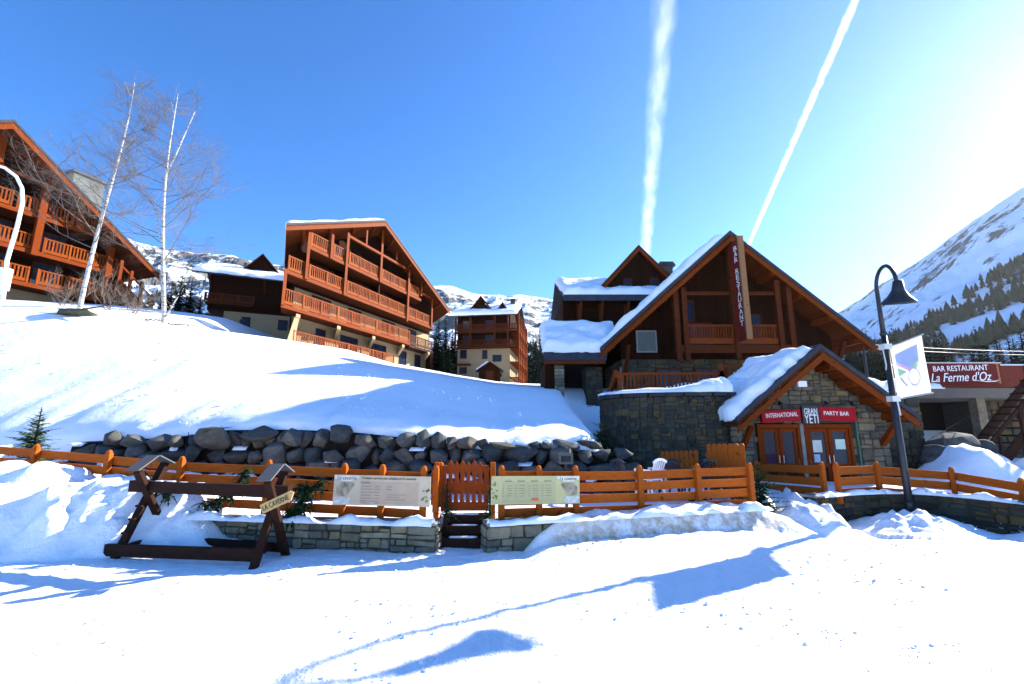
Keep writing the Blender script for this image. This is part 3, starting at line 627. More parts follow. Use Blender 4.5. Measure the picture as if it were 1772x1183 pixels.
# ------------------------------------------------------------------ big apartment chalet on the slope
def hotel():
    A=P(495,600,32); root=thing('apartment_chalet','four storey timber apartment chalet with rows of balconies under a broad gable','building',(A.x,A.y,7.7),R(90-20.6))
    W0,W1=.2,20.6; XA=10.0; ZA=13.55; xl,zl=-.95,8.35; xr,zr=23.2,7.95; yb=15
    MB().prism([(W0,1.6,5.3),(W1,1.6,5.3),(W1,1.6,9.0),(XA+.1,1.6,13.5),(W0,1.6,8.85)],(0,yb-1.6,0)).build('upper_wall',M_CLADH,root)
    MB().box(W0+.1,W1-.1,1.7,yb-.1,-2.2,5.297).build('lower_wall',M_PLASTER,root)
    MB().box(W0-.02,W0+.09,1.75,yb-.15,2.7,5.29).build('side_cladding',M_CLADH,root)
    # plaster buttress at the left corner
    MB().prism([(-.35,.1,-.8),(.55,.1,-.8),(.95,.1,2.55),(.55,.1,2.55)],(0,1.59,0)).build('buttress',M_PLASTER,root)
    XA=10.15; rf=gable_roof(root,xl,zl,XA,ZA,xr,zr,-.9,yb+1,.22,.34,purlins=4)
    snow_sheet('snow_cover',(xl-.1,-.8,zl+.38),(xl-.1,yb+.9,zl+.38),(XA-.2,yb+.9,ZA+.36),(XA-.2,-.8,ZA+.36),.36,rf,.5,.4,.1)
    snow_sheet('snow_cover',(xr+.1,yb+.9,zr+.3),(xr+.1,-.7,zr+.3),(XA+.4,-.7,ZA+.12),(XA+.4,yb+.9,ZA+.12),.16,rf,.6,.4,.15,seed=4)
    ch=MB().box(4.6,5.5,4.2,5.1,11,13.1).build('chimney',M_MORTAR,root); MB().box(4.5,5.6,4.1,5.2,13.1,13.25).build('chimney_cap',M_BLACK,ch)
    y=0.
    balcony(root,.5,13.2,y+.1,1.6,.3,[(.6,6.4),(6.5,13.0)],1.15)
    balcony(root,-.75,15.6,y,1.6,3.1,[(-.65,4.9),(5.0,10.0),(10.1,15.5)],1.2)
    balcony(root,-.55,20.2,y,1.6,5.68,[(-.45,1.05),(1.55,5.25),(5.8,14.7),(15.2,19.5)],1.15)
    balcony(root,1.35,17.4,y,1.6,8.28,[(1.5,3.45),(3.95,5.35),(5.85,9.95),(10.5,14.6),(15.2,16.9)],1.15)
    for x,z0,z1 in ((1.28,5.5,9.35),(5.52,5.4,11.0),(10.2,8.0,13.2),(14.92,5.2,10.75),(19.75,5.6,8.9),(3.7,8.0,10.1),(17.4,8.6,9.9),(-.62,3.0,5.7)):
        MB().box(x-.14,x+.14,y-.16,y+.1,z0,z1).build('post',M_OR,root)
    MB().bar((5.4,y-.05,10.75),(14.3,y-.05,10.75),.2,.22).build('tie_beam',M_OR,root); MB().bar((16.9,y-.05,8.95),(19.4,y-.05,8.95),.15,.15).build('tie_beam',M_OR,root)
    for x,z1 in ((7.9,12.25),(12.6,11.9)): MB().box(x-.1,x+.1,y-.12,y+.08,10.87,z1).build('king_post',M_OR,root)
    for i,x in enumerate((.84,5.15,9.75,14.5,19.5)):
        m=MB(); m.prism([(x-.2,.05,2.72),(x-.2,.05,2.45),(x-.2,1.7,1.9),(x-.2,1.7,2.72)],(.4,0,0)); m.build('corbel',M_PLASTER,root)
    for x,w in ((3.4,1.1),(6.9,2.3),(11.2,2.4),(15.4,1.3),(18.3,1.2)): window(root,x,.45,w,2.05,1.7,M_DARK,M_GLASSB,1 if w<1.6 else 2)
    for x,w in ((3.2,2.2),(7.4,1.8),(12.6,2.2),(17.,1.6)): window(root,x,3.12,w,2.05,1.7,M_BROWN,M_GLASS,1)
    for x,w in ((3.4,2.0),(8.2,2.2),(12,2.0),(17.,1.8)): window(root,x,5.75,w,2.0,1.6,M_BROWN,M_GLASS,1)
    for x,w in ((4.6,1.4),(8,1.8),(12.4,1.8)): window(root,x,8.35,w,1.9,1.6,M_BROWN,M_GLASS,1)
    for x,z in ((5.5,5.72),(10.2,5.72),(14.9,5.72),(10.2,8.32)): MB().box(x-.04,x+.04,.25,1.59,z,z+2.3).build('bay_screen',M_BROWN,root)
    # patio furniture silhouettes on the terrace are left to the balusters; the lower right corner stands on a stone pier
    MB().box(20.0,20.58,.2,1.6,-2.5,2.7).build('pier',M_CLADH,root)
    MB().box(15.7,20.55,.25,1.6,2.75,3.0).build('balcony',M_DARK,root)  # shaded end of this balcony: shade put into darker slab and balusters
    balustrade(root,15.9,20.3,.35,3.02,1.1,m=M_BROWN)
    # the plan is skewed: the side walls run back at an acute angle to the front
    for o in root.children_recursive:
        for v in o.data.vertices: v.co.x+=.92*v.co.y
hotel()
def left_chalet():
    A=P(8,213,27.); base=10.0; root=thing('timber_chalet','tall timber chalet with orange balconies and posts behind the bare birches','building',(A.x,A.y,base),R(90-20.6))
    za=A.z-base-.35; sl=.735; h=9.9
    xr,zr=h,za-sl*h; xl,zl=-h,za-sl*h; yb=14
    MB().prism([(-8.8,1.8,2.0),(8.6,1.8,2.0),(8.6,1.8,za-sl*8.6-.1),(0,1.8,za-.35),(-8.8,1.8,za-sl*8.8-.1)],(0,yb-1.8,0)).build('wall',M_CLADH,root)
    MB().box(-8.7,8.5,1.9,yb-.1,-2,1.997).build('lower_wall',M_PLASTER,root)
    rf=gable_roof(root,xl,zl,0,za,xr,zr,-1.2,yb+1,.22,.36,purlins=4)
    snow_sheet('snow_cover',(xr-.5,yb,zr+.65),(xr-.5,1,zr+.65),(.6,1,za-.1),(.6,yb,za-.1),.12,rf,.7,.4,.2)
    ch=MB().box(6.3,8.5,5.6,7.4,4,13.2).build('chimney',plain('grey_slate_cladding',(.11,.125,.12),.8),root); MB().box(6.15,8.65,5.45,7.55,13.2,13.4).build('chimney_cap',M_BLACK,ch)
    for z,x0,x1,bays in ((6.6,-6,6.0,[(-5.9,-3.2),(-2.9,1.1),(1.4,2.35),(2.75,4.4),(4.8,6.)]),(4.05,-8,7.6,[(-7.9,-3),(-2.8,2.6),(3.1,7.5)]),(1.75,-8,8.2,[(-7.9,-3),(-2.8,2.6),(3.1,8.0)])):
        balcony(root,x0,x1,.05,1.8,z,bays,1.1)
    for x,z0,z1 in ((2.62,3.7,8.9),(.05,9.2,11.5),(4.75,6.3,8.1),(6.9,2.0,5.9),(-3.,3.7,8.9),(2.85,9.0,9.75)): MB().box(x-.19,x+.19,-.22,.12,z0,z1).build('post',M_OR,root)
    MB().bar((-1.,-.02,9.1),(4.6,-.02,8.75),.18,.2).build('tie_beam',M_OR,root)
    for x in (-5.5,-1,1.2,4.2): 
        for z in (4.15,1.85): window(root,x,z,1.6,2.0,1.8,M_BROWN,M_GLASS,1)
    for x in (0.,3.6): window(root,x,6.7,1.4,1.9,1.8,M_BROWN,M_GLASS,1)
    # outside stair at the right hand corner
    st=MB(); 
    for i in range(9): st.box(6.9+i*.28,7.2+i*.28,-1.6,-.3,3.1-i*.24,3.16-i*.24)
    s=st.build('stair',M_OR,root)
    for yy in (-1.62,-.28): MB().prism([(6.8,yy,3.3),(6.8,yy,2.4),(9.4,yy,.2),(9.4,yy,1.3)],(0,-.07,0)).build('stringer',M_OR,s)
    for x,z in ((6.85,2.7),(7.6,2.1),(8.4,1.5),(9.3,.7)): MB().box(x-.1,x+.1,-1.85,-1.7,z,z+1.9).build('stair_post',M_OR,s)
    MB().prism([(6.85,-1.8,4.3),(9.3,-1.8,2.35),(9.3,-1.8,2.2),(6.85,-1.8,4.15)],(0,.08,0)).build('handrail',M_OR,s)
left_chalet()
def rear_left():
    A=P(350,578,44); root=thing('rear_chalet','low brown chalet with a thick snow roof peeping out left of the apartment chalet','building',(A.x,A.y,11.3),R(90-66))
    MB().box(.1,12,0,9,2.4,6.3).build('wall',M_CLAD,root); MB().box(1.6,12.2,-.06,9.1,-2.5,2.397).build('lower_wall',M_PLASTER,root)
    MB().box(.12,1.58,-.3,.3,-1,1.95).build('porch_post',M_BROWN,root)
    rf=MB().prism([(-1.3,-1.3,5.75),(-1.3,4.5,8.1),(-1.3,10.3,5.75),(-1.3,10.3,5.95),(-1.3,4.5,8.3),(-1.3,-1.3,5.95)],(14.5,0,0)).build('roof',M_SLATE,root)
    snow_sheet('snow_cover',(-1.3,-1.35,5.97),(13.2,-1.35,5.97),(13.2,4.4,8.3),(-1.3,4.4,8.3),.42,rf,.4,.45,.1)
    d=MB().prism([(2.6,1.2,6.9),(6.2,1.2,6.9),(4.4,1.2,8.9)],(0,3.4,0)).build('dormer',M_CLAD,root)
    MB().prism([(2.3,.9,6.75),(4.4,.9,9.15),(6.5,.9,6.75),(6.5,.9,6.93),(4.4,.9,9.33),(2.3,.9,6.93)],(0,3.6,0)).build('dormer_roof',M_BROWN,d)
    window(root,3.6,.95,.8,1.0,-.06,M_DARK,M_GLASSB,0); window(root,3.0,3.0,.8,.9,0,M_DARK,M_GLASSB,0); window(root,7,.85,.9,1.1,-.06,M_DARK,M_GLASSB,0)
    MB().box(0,4.2,-1.0,-.003,2.9,3.05).build('balcony',M_BROWN,root); balustrade(root,.0,4.2,-.95,3.06,.9,.2,M_BROWN)
    for x in (.2,5,10): MB().bar((x,0,4.6),(x,-1.1,5.7),.14,.14).build('brace',M_BROWN,root)
rear_left()
def mid_chalet():
    A=P(790,655,62); root=thing('distant_chalet','distant tall chalet with cream lower walls, snowy roof and two small dormers','building',(A.x,A.y,8.4),R(90-98))
    W=7.4; D=9.
    MB().box(0,W,0,D,4.3,9.).build('wall',M_CLADH,root); MB().box(.05,W-.05,.05,D-.05,-1.5,4.297).build('lower_wall',M_PLASTER,root)
    rf=MB().prism([(-1.1,-1.4,8.6),(-1.1,D/2,11.3),(-1.1,D+1.4,8.6),(-1.1,D+1.4,8.8),(-1.1,D/2,11.5),(-1.1,-1.4,8.8)],(W+2.2,0,0)).build('roof',M_SLATE,root)
    snow_sheet('snow_cover',(-1.1,-1.45,8.82),(W+1.1,-1.45,8.82),(W+1.1,D/2-.1,11.5),(-1.1,D/2-.1,11.5),.4,rf,.4,.45,.1)
    MB().prism([(0,D*.02,9.),(0,D*.98,9.),(0,D/2,11.2)],(W,0,0)).build('gable_wall',M_CLADH,root)
    for x,h,w in ((3.2,2.5,2.1),(6.3,1.5,1.1)):
        d=MB().prism([(x-w*.85,.3,9.3),(x+w*.85,.3,9.3),(x,.3,9.3+h*.85)],(0,3.2,0)).build('dormer',M_CLADH,root)
        MB().prism([(x-w,.1,9.1),(x,.1,9.25+h),(x+w,.1,9.1),(x+w,.1,9.27),(x,.1,9.43+h),(x-w,.1,9.27)],(0,3.4,0)).build('dormer_roof',M_BROWN,d)
        window(d,x,9.5,.8,.7,.3,M_DARK,M_GLASSB,0)
    ch=MB().box(7.0,7.6,3.2,3.9,10.2,12.0).build('chimney',M_MORTAR,root); MB().box(6.9,7.7,3.1,4.0,12,12.15).build('chimney_cap',M_BLACK,ch)
    for z in (4.45,6.6): 
        b=MB().box(-.1,W+1.3,-1.0,-.003,z-.15,z).build('balcony',M_BROWN,root)
        balustrade(b,-.1,W+1.2,-.95,z,.95,.2,M_BROWN)
        c=MB().box(W+.003,W+1.3,-.99,D,z-.15,z-.002).build('side_balcony',M_OR,root); balustrade(c,-.9,D,W+1.25,z,.95,.2,M_OR,axis='y')
    for z in (.3,2.4):
        b=MB().box(W+.003,W+1.3,-.5,D,z-.15,z).build('side_balcony',M_OR,root); balustrade(b,-.4,D,W+1.25,z,.95,.2,M_OR,axis='y')
    for i,yy in enumerate((-.9,1.,3.,5.,7.,9.)): MB().bar((W+1.3,yy,-1.2),(W+1.3,yy,8.9),.2,.22).build('side_post',M_OR,root)
    for x in (-.05,2.0,W-.2,W-2.0): MB().box(x-.1,x+.1,-1.05,-.8,4.3,8.6).build('post',M_BROWN,root)
    for x,z,w in ((3.9,2.9,.7),(3.9,.6,.7),(5.6,2.5,1.2),(5.6,.4,1.3),(.9,.9,1.0),(.9,3.,.9)): window(root,x,z,w,1.2 if w<1 else .9,.05,M_DARK,M_GLASSB,0)
    for z in (4.7,6.8):
        for x in (1.4,4.6): window(root,x,z,1.3,1.5,0,M_BROWN,M_GLASS,1)
    MB().box(-.4,2.0,-.5,-.003,2.0,2.2).build('balcony',M_BROWN,root)
mid_chalet()
def hut():
    p=P(847,663,48); z=hill_z(p.x,48)-.1; root=thing('wooden_hut','little brown wooden hut half sunk in the snow below the distant chalet','hut',(p.x,48,z),R(4))
    MB().prism([(-1.15,0,-.6),(1.15,0,-.6),(1.15,0,1.25),(0,0,1.95),(-1.15,0,1.25)],(0,2.2,0)).build('wall',M_CLADV,root)
    rf=MB().prism([(-1.5,-.25,1.0),(0,-.25,2.0),(1.5,-.25,1.0),(1.5,-.25,1.1),(0,-.25,2.12),(-1.5,-.25,1.1)],(0,2.7,0)).build('roof',M_DARK,root)
    snow_sheet('snow_cover',(-1.45,2.4,1.13),(-1.45,-.2,1.13),(-.1,-.2,2.08),(-.1,2.4,2.08),.2,rf,.15,.2,.04)
    MB().box(-.4,.4,-.04,-.003,-.4,1.1).build('door',M_BROWN,root)
hut()
# ------------------------------------------------------------------ restaurant chalet
def restaurant():
    XA,YV=11.96,23.5; root=thing('restaurant_chalet','large restaurant chalet with a steep timber gable, stone storey and snowy side roof','building',(XA,YV,0))
    xl,zl,xr,zr,za=-7.35,5.95,7.05,6.25,12.45; yb=13; yw=1.5
    MB().prism([(-5.9,yw,5.9),(5.9,yw,5.9),(5.9,yw,7.15),(0,yw,12.2),(-5.9,yw,7.05)],(0,yb-yw,0)).build('upper_wall',M_CLADV,root)
    MB().box(-5.8,5.8,yw+.12,yb-.1,0,5.897).build('lower_wall',M_MORTAR,root)
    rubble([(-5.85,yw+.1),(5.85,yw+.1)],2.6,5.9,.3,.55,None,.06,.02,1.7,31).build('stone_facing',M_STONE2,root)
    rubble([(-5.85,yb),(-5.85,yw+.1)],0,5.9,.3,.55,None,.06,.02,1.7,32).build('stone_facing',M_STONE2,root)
    rf=gable_roof(root,xl,zl,0,za,xr,zr,-.1,yb+1,.24,.3,purlins=0)
    for i in range(9):                                        # rafters seen from below under the right hand slope
        for s,(ex,ez) in ((-1,(xl,zl)),(1,(xr,zr))):
            pass
    for (ex,ez) in ((xl,zl),(xr,zr)):
        for k in range(5):
            t=(k+.45)/5.; x=lerp(ex,0,t); z=lerp(ez,za,t)-.13
            MB().box(x-.13,x+.13,.05,yw+.2,z-.15,z+.12).build('purlin',M_OR,rf)
    snow_sheet('snow_cover',(xl-.05,yb+.9,zl+.3),(xl-.05,.05,zl+.3),(-.35,.05,za+.22),(-.35,yb+.9,za+.22),.26,rf,.25,.3,.14,lump=.6)
    snow_sheet('snow_cover',(xr+.05,.25,zr+.3),(xr+.05,yb+.9,zr+.3),(.6,yb+.9,za+.1),(.6,.4,za+.1),.1,rf,.4,.3,.2,seed=3)
    # balcony under the gable
    b=MB().box(-3.0,2.75,.25,yw,6.15,6.4).build('balcony',M_BROWN,root)
    MB().box(-3.05,2.8,.16,.247,6.02,6.45).build('edge_beam',M_BROWN,b)
    mrail=wood('restaurant_rail',(.16,.034,.008),.3)
    balustrade(b,-2.6,-.15,.3,6.42,1.15,.14,mrail,.42); balustrade(b,.1,2.3,.3,6.42,1.15,.14,mrail,.42)
    for x,z0,z1 in ((-3.15,5.6,9.4),(-2.7,5.6,9.6),(2.35,5.7,10.),(2.95,5.7,9.7),(-.02,5.7,12.1)): MB().box(x-.13,x+.13,.1,.36,z0,z1).build('post',M_BROWN,root)
    MB().bar((-2.6,.3,9.3),(2.4,.3,9.3),.16,.2).build('tie_beam',M_BROWN,root)
    window(root,-2.0,8.0,.7,1.25,yw,M_BROWN,M_GLASSB,0); window(root,-1.5,6.45,1.6,1.5,yw,M_BROWN,M_GLASS,2); window(root,1.3,6.45,1.6,2.0,yw,M_BROWN,M_GLASS,1)
    window(root,-4.45,6.25,1.15,1.25,yw,plain('grey_frame',(.2,.2,.19)),plain('grey_blind',(.10,.115,.115),.8),0)
    window(root,-3.3,3.4,1.5,2.0,yw,M_BROWN,M_GLASS,1); window(root,-1.,3.4,1.8,2.0,yw,M_BROWN,M_GLASS,1); window(root,1.6,3.4,1.8,2.0,yw,M_BROWN,M_GLASS,1)
    m=MB(); m.tube([(-6.0,1.25,5.4),(-6.02,1.25,2.7)],.055,8); m.build('downpipe',M_GALV,root,True)
    for x in (-5.75,5.75): MB().bar((x,yw,4.6),(x,.35,6.5 if x<0 else 6.7),.18,.2).build('brace',M_BROWN,root)
    # lower wing with the open carport
    w0,w1=1.75-XA,4.75-XA; y0=.6
    rw=MB().prism([(w0-.1,y0-.55,5.85),(w0-.1,y0+4.2,8.5),(w0-.1,y0+4.2,8.7),(w0-.1,y0-.55,6.05)],(w1-w0+.35,0,0)).build('wing_roof',M_SLATE,root)
    MB().box(w0-.1,w1+.2,y0-.6,y0-.553,5.6,6.0).build('fascia',M_SLATE,rw); MB().box(w0-.06,w1+.15,y0-.5,y0-.3,5.44,5.6).build('fascia_beam',M_OR,rw)
    snow_sheet('snow_cover',(w0-.15,y0-.62,6.07),(w1+.2,y0-.62,6.07),(w1+1.6,y0+3.3,8.3),(w0-.1,y0+3.3,8.3),.44,rw,.15,.4,.14,lump=.45)
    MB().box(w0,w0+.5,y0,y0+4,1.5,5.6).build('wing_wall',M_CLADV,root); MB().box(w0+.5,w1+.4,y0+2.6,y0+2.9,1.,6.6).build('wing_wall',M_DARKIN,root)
    MB().box(w0+.53,w0+1.0,y0+.05,y0+.45,1.,5.45).build('pillar_core',M_MORTAR,root)
    rubble([(w0+.5,y0+.06),(w0+1.05,y0+.06)],1.2,5.45,.2,.4,None,.05,.015,1.6,33).build('pillar',M_STONE,root)
    rubble([(w1-.7,y0+.9),(w1+.25,y0+.9)],1.2,5.45,.25,.45,None,.06,.02,1.6,34).build('stone_facing',M_STONE2,root); MB().box(w1-.65,w1+.2,y0+.93,y0+2.6,0.5,5.45).build('pier_core',M_MORTAR,root)
restaurant()
def rear_block():
    root=thing('rear_restaurant_block','brown building with snow covered roof and gabled dormer behind the restaurant chalet','building',(4.4,29.6,3.))
    MB().box(0,13,0,9,0,7.7).build('wall',M_CLAD,root)
    MB().box(-.9,-.003,.8,8.4,0,7.9).build('wind_screen',M_CLADV,root)
    rf=MB().prism([(-1.05,-1.2,7.35),(-1.05,4.5,10.1),(-1.05,10.2,7.35),(-1.05,10.2,7.6),(-1.05,4.5,10.35),(-1.05,-1.2,7.6)],(15,0,0)).build('roof',M_SLATE,root)
    snow_sheet('snow_cover',(-1.05,-1.2,7.62),(13.9,-1.2,7.62),(13.9,4.3,10.3),(-1.05,4.3,10.3),.34,rf,.25,.4,.1,lump=.6)
    MB().box(-1.08,13.9,-1.27,-1.205,7.2,7.6).build('fascia',M_SLATE,rf)
    d=MB().prism([(1.8,.2,8.36),(6.7,.2,8.36),(4.25,.2,11.05)],(0,4.4,0)).build('dormer',M_CLADV,root)
    MB().prism([(1.6,-.3,8.35),(4.25,-.3,11.2),(6.9,-.3,8.35),(6.9,-.3,8.55),(4.25,-.3,11.42),(1.6,-.3,8.55)],(0,5.,0)).build('dormer_roof',M_BROWN,d)
    MB().prism([(1.55,-.36,8.3),(4.25,-.36,11.2),(4.25,-.36,10.95),(1.8,-.36,8.3)],(0,.05,0)).build('bargeboard',M_BARGE,d); MB().prism([(6.95,-.36,8.3),(4.25,-.36,11.2),(4.25,-.36,10.95),(6.7,-.36,8.3)],(0,.05,0)).build('bargeboard',M_BARGE,d)
    window(d,3.5,8.6,.6,.6,.2,M_BROWN,M_GLASSB,0); window(d,5.3,8.6,.6,.6,.2,M_BROWN,M_GLASSB,0)
    ch=MB().box(6.9,7.9,3.6,4.5,9.,11.3).build('chimney',M_MORTAR,root); MB().prism([(6.7,3.4,11.3),(8.1,3.4,11.3),(7.9,3.4,11.6),(6.9,3.4,11.6)],(0,1.3,0)).build('chimney_cap',M_SLATE,ch)
    for x in (.1,1.5,3.2): MB().bar((x,-.05,5.6),(x,-1.0,7.2),.16,.16).build('brace',M_BROWN,root); MB().box(x-.09,x+.09,-.12,-.003,4.5,7.3).build('post',M_BROWN,root)
    window(root,4.5,4.8,1.6,1.4,0,M_BROWN,M_GLASS,1)
rear_block()
# ------------------------------------------------------------------ stone terrace in front of the restaurant
TW=[(4.35,22.6),(3.75,18.6),(3.8,17.4),(4.15,16.7),(4.9,16.25),(6.0,15.95),(6.9,15.85),(7.4,15.95),(7.75,16.1)]
def terrace():
    root=thing('stone_terrace','tall curved rubble stone terrace wall with a snow cap and timber railing','wall',(0,0,0))
    zt=3.25
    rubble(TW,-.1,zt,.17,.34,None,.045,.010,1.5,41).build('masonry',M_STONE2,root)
    MB().prism([(x+.0,y+.02,-.3) for x,y in TW]+[(7.8,22,-.3),(4.6,22.9,-.3)],(0,0,zt+.26)).build('terrace_core',M_MORTAR,root)
    mb=MB()
    for (a,b) in zip(TW[1:-1],TW[2:]): mb.bar((a[0],a[1]+.1,zt+.07),(b[0],b[1]+.1,zt+.07),.5,.14)
    mb.build('coping',M_SLATE,root)
    # snow lying along the wall head, swelling towards the porch roof
    vs=[];n=60;k=9
    for i in range(n+1):
        s=i/n; t=s*(len(TW)-3)+1; j=min(int(t),len(TW)-2); q=t-j; x=lerp(TW[j][0],TW[j+1][0],q); y=lerp(TW[j][1],TW[j+1][1],q)
        d=Vector((TW[j+1][0]-TW[j][0],TW[j+1][1]-TW[j][1],0)).normalized(); nn=Vector((d.y,-d.x,0))
        w=.42*sm(s*9)+.06; h=(.1+.18*s+.3*sm((s-.6)/.4))*sm(s*8)*(1+.25*nz(s*9,2)); 
        for m_ in range(k):
            a=math.pi*m_/(k-1); vs.append(Vector((x,y+.15,zt+.12))+nn*(math.cos(a)*w*(1+.25*nz(s*14,m_*.5)))+Vector((0,0,max(-.02,math.sin(a))*h)))
    fs=[(i*k+m_,i*k+m_+1,(i+1)*k+m_+1,(i+1)*k+m_) for i in range(n) for m_ in range(k-1)]
    MB().add(vs,[f[::-1] for f in fs]).build('snow_cap',M_SNOWR,root,True)
    mr=wood('terrace_rail',(.15,.034,.008),.3)
    rl=MB()
    def run(a,b,za,zb):
        rl.bar((a[0],a[1],za+1.0),(b[0],b[1],zb+1.0),.1,.1); rl.bar((a[0],a[1],za+.15),(b[0],b[1],zb+.15),.07,.12)
        n=max(2,int((Vector(b)-Vector(a)).length/.15))
        for i in range(n+1):
            t=i/n; x,y,z=lerp(a[0],b[0],t),lerp(a[1],b[1],t),lerp(za,zb,t); rl.box(x-.035,x+.035,y-.02,y+.02,z+.16,z+.96)
        for q,z in ((a,za),(b,zb)): rl.box(q[0]-.08,q[0]+.08,q[1]-.08,q[1]+.08,z-.1,z+1.1)
    run((4.35,18.4),(8.4,18.2),3.3,3.3); run((8.4,18.2),(12.0,18.1),3.6,3.6)
    rl.build('railing',mr,root)
    sr=MB(); sr.bar((4.2,18.3,4.3),(4.35,21.9,2.9),.12,.34); sr.bar((4.2,18.3,3.35),(4.35,21.9,1.95),.12,.34); sr.build('stair_railing',mr,root)
terrace()
# ------------------------------------------------------------------ bar with the gabled entrance
def bar():
    p=P(1415,597,15.); root=thing('bar_entrance','stone bar building with a timber gabled porch, glazed double doors and snow on its roof','building',(p.x,15.,0))
    xa,za=0,4.62; xl,zl,xr,zr=-3.0,2.22,2.82,2.36; yw=.75
    poly=lambda x,z: z<min(za+(x-xa)*((za-zl)/(xa-xl)),za-(x-xa)*((za-zr)/(xr-xa)))-.12
    doors=lambda x,z: (-1.92<x<-.4 or -.34<x<1.32) and z<2.3
    MB().prism([(-2.75,yw+.05,-.2),(-1.94,yw+.05,-.2),(-1.94,yw+.05,2.32),(1.34,yw+.05,2.32),(1.34,yw+.05,-.2),(2.5,yw+.05,-.2),(2.5,yw+.05,2.55),(0,yw+.05,4.5),(-2.75,yw+.05,2.4)],(0,.5,0)).build('wall_core',M_MORTAR,root)
    rubble([(-2.8,yw+.05),(2.55,yw+.05)],-.1,4.6,.22,.4,lambda x,z: poly(x-2.8,z) and not doors(x-2.8,z),.05,.012,1.6,51).build('stone_facing',M_STONE3,root)
    MB().box(-.44,-.32,yw+.0,yw+.3,.1,2.3).build('door_pillar',M_COPING,root)
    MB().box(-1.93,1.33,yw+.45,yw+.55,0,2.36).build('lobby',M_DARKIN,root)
    # two pairs of glazed doors
    for (a,b) in ((-1.9,-.46),(-.3,1.3)):
        fr=MB(); fr.box(a,a+.09,yw,yw+.14,.2,2.28); fr.box(b-.09,b,yw,yw+.14,.2,2.28); fr.box(a+.09,b-.09,yw,yw+.14,2.16,2.28); f=fr.build('door_frame',M_OR,root)
        mid=(a+b)/2
        for c,d in ((a+.1,mid-.012),(mid+.012,b-.1)):
            lf=MB(); t=.12; y0,y1=yw+.03,yw+.09
            lf.box(c,c+t,y0,y1,.22,2.14); lf.box(d-t,d,y0,y1,.22,2.14); lf.box(c+t,d-t,y0,y1,2.02,2.14); lf.box(c+t,d-t,y0,y1,.86,.98); lf.box(c+t,d-t,y0,y1,.22,.36); l=lf.build('door',M_OR,root)
            MB().box(c+t,d-t,yw+.05,yw+.07,.98,2.02).build('pane',M_GLASSB if a<-.5 else M_GLASS,l); MB().box(c+t,d-t,yw+.05,yw+.07,.36,.86).build('lower_panel',M_DARK,l)
            hx=d-.06 if c<mid-.3 else c+.06; h=MB(); h.tube([(hx,yw-.02,1.0),(hx,yw-.02,1.25)],.014,6); h.build('handle',M_GALV,l)
    MB().box(-.05,.25,yw+.035,yw+.046,1.35,1.75).build('notice',plain('pale_paper',(.5,.55,.5)),root); MB().box(.72,1.05,yw+.035,yw+.046,1.45,1.78).build('notice',plain('green_paper',(.45,.62,.52)),root)
    MB().box(-.05,.15,yw+.034,yw+.045,1.02,1.28).build('notice',plain('blue_paper',(.3,.45,.6)),root)
    rf=gable_roof(root,xl,zl,xa,za,xr,zr,-.15,4.2,.2,.24)
    for (ex,ez) in ((xl,zl),(xr,zr)):
        for k in range(4):
            t=(k+.5)/4.1; x=lerp(ex,0,t); z=lerp(ez,za,t)-.11; MB().box(x-.09,x+.09,.0,yw+.3,z-.12,z+.1).build('purlin',M_OR,rf)
    snow_sheet('snow_cover',(xl-.12,3.6,zl+.25),(xl-.12,-.02,zl+.25),(-.2,.0,za+.2),(-.2,3.6,za+.2),.30,rf,.12,.3,.22,lump=.55,seed=9)
    snow_sheet('snow_cover',(xr,.3,zr+.25),(xr,4.,zr+.25),(.3,4.,za+.1),(.3,.25,za+.1),.17,rf,.15,.25,.15,lump=.8,seed=2)
    for x,z in ((xl+.35,zl),(xr-.35,zr)): MB().bar((x*.93,yw+.02,z-.75),(x*.93,.05,z-.02),.14,.16).build('brace',M_OR,root)
    # long low stone block behind and to the right, under a flat snowy roof
    MB().box(-3.4,4.55,1.75,7,-.2,3.3).build('block_core',M_MORTAR,root)
    rubble([(2.45,1.74),(4.6,1.74)],-.1,3.3,.24,.45,None,.06,.018,1.6,52).build('stone_facing',M_STONE2,root)
    rubble([(4.6,1.72),(4.62,7)],-.1,3.3,.24,.45,None,.06,.018,1.6,53).build('stone_facing',M_STONE2,root)
    fl=MB().box(-3.5,4.8,1.55,7.2,3.3,3.5).build('flat_roof',M_SLATE,root)
    snow_sheet('snow_cover',(-3.4,1.5,3.5),(4.85,1.5,3.5),(4.85,7,3.55),(-3.4,7,3.55),.42,fl,.18,.35,.1,lump=.6,seed=5)
    # spot lamps over the sign
    for x in (-1.25,.3,1.15):
        a=MB(); a.tube([(x,yw-.01,2.98),(x,yw-.2,3.05),(x+.02,yw-.34,3.0)],.014,6); o=a.build('spot_arm',M_BLACK,root); MB().tube([(x+.02,yw-.28,3.03),(x+.03,yw-.4,2.9)],[.04,.075],10).build('spot_head',M_BLACK,o)
    a=MB(); a.tube([(-.45,yw-.02,3.62),(-.45,yw-.3,3.62)],.02,6); o=a.build('flood_arm',M_BLACK,root); MB().box(-.6,-.3,yw-.42,yw-.28,3.52,3.72).build('flood_lamp',M_WHITEP,o)
    m=MB(); m.tube([(1.44,yw-.05,2.4),(1.44,yw-.05,.2)],.04,8); m.build('downpipe',plain('green_pipe',(.03,.10,.07)),root)
    return p
bp=bar()
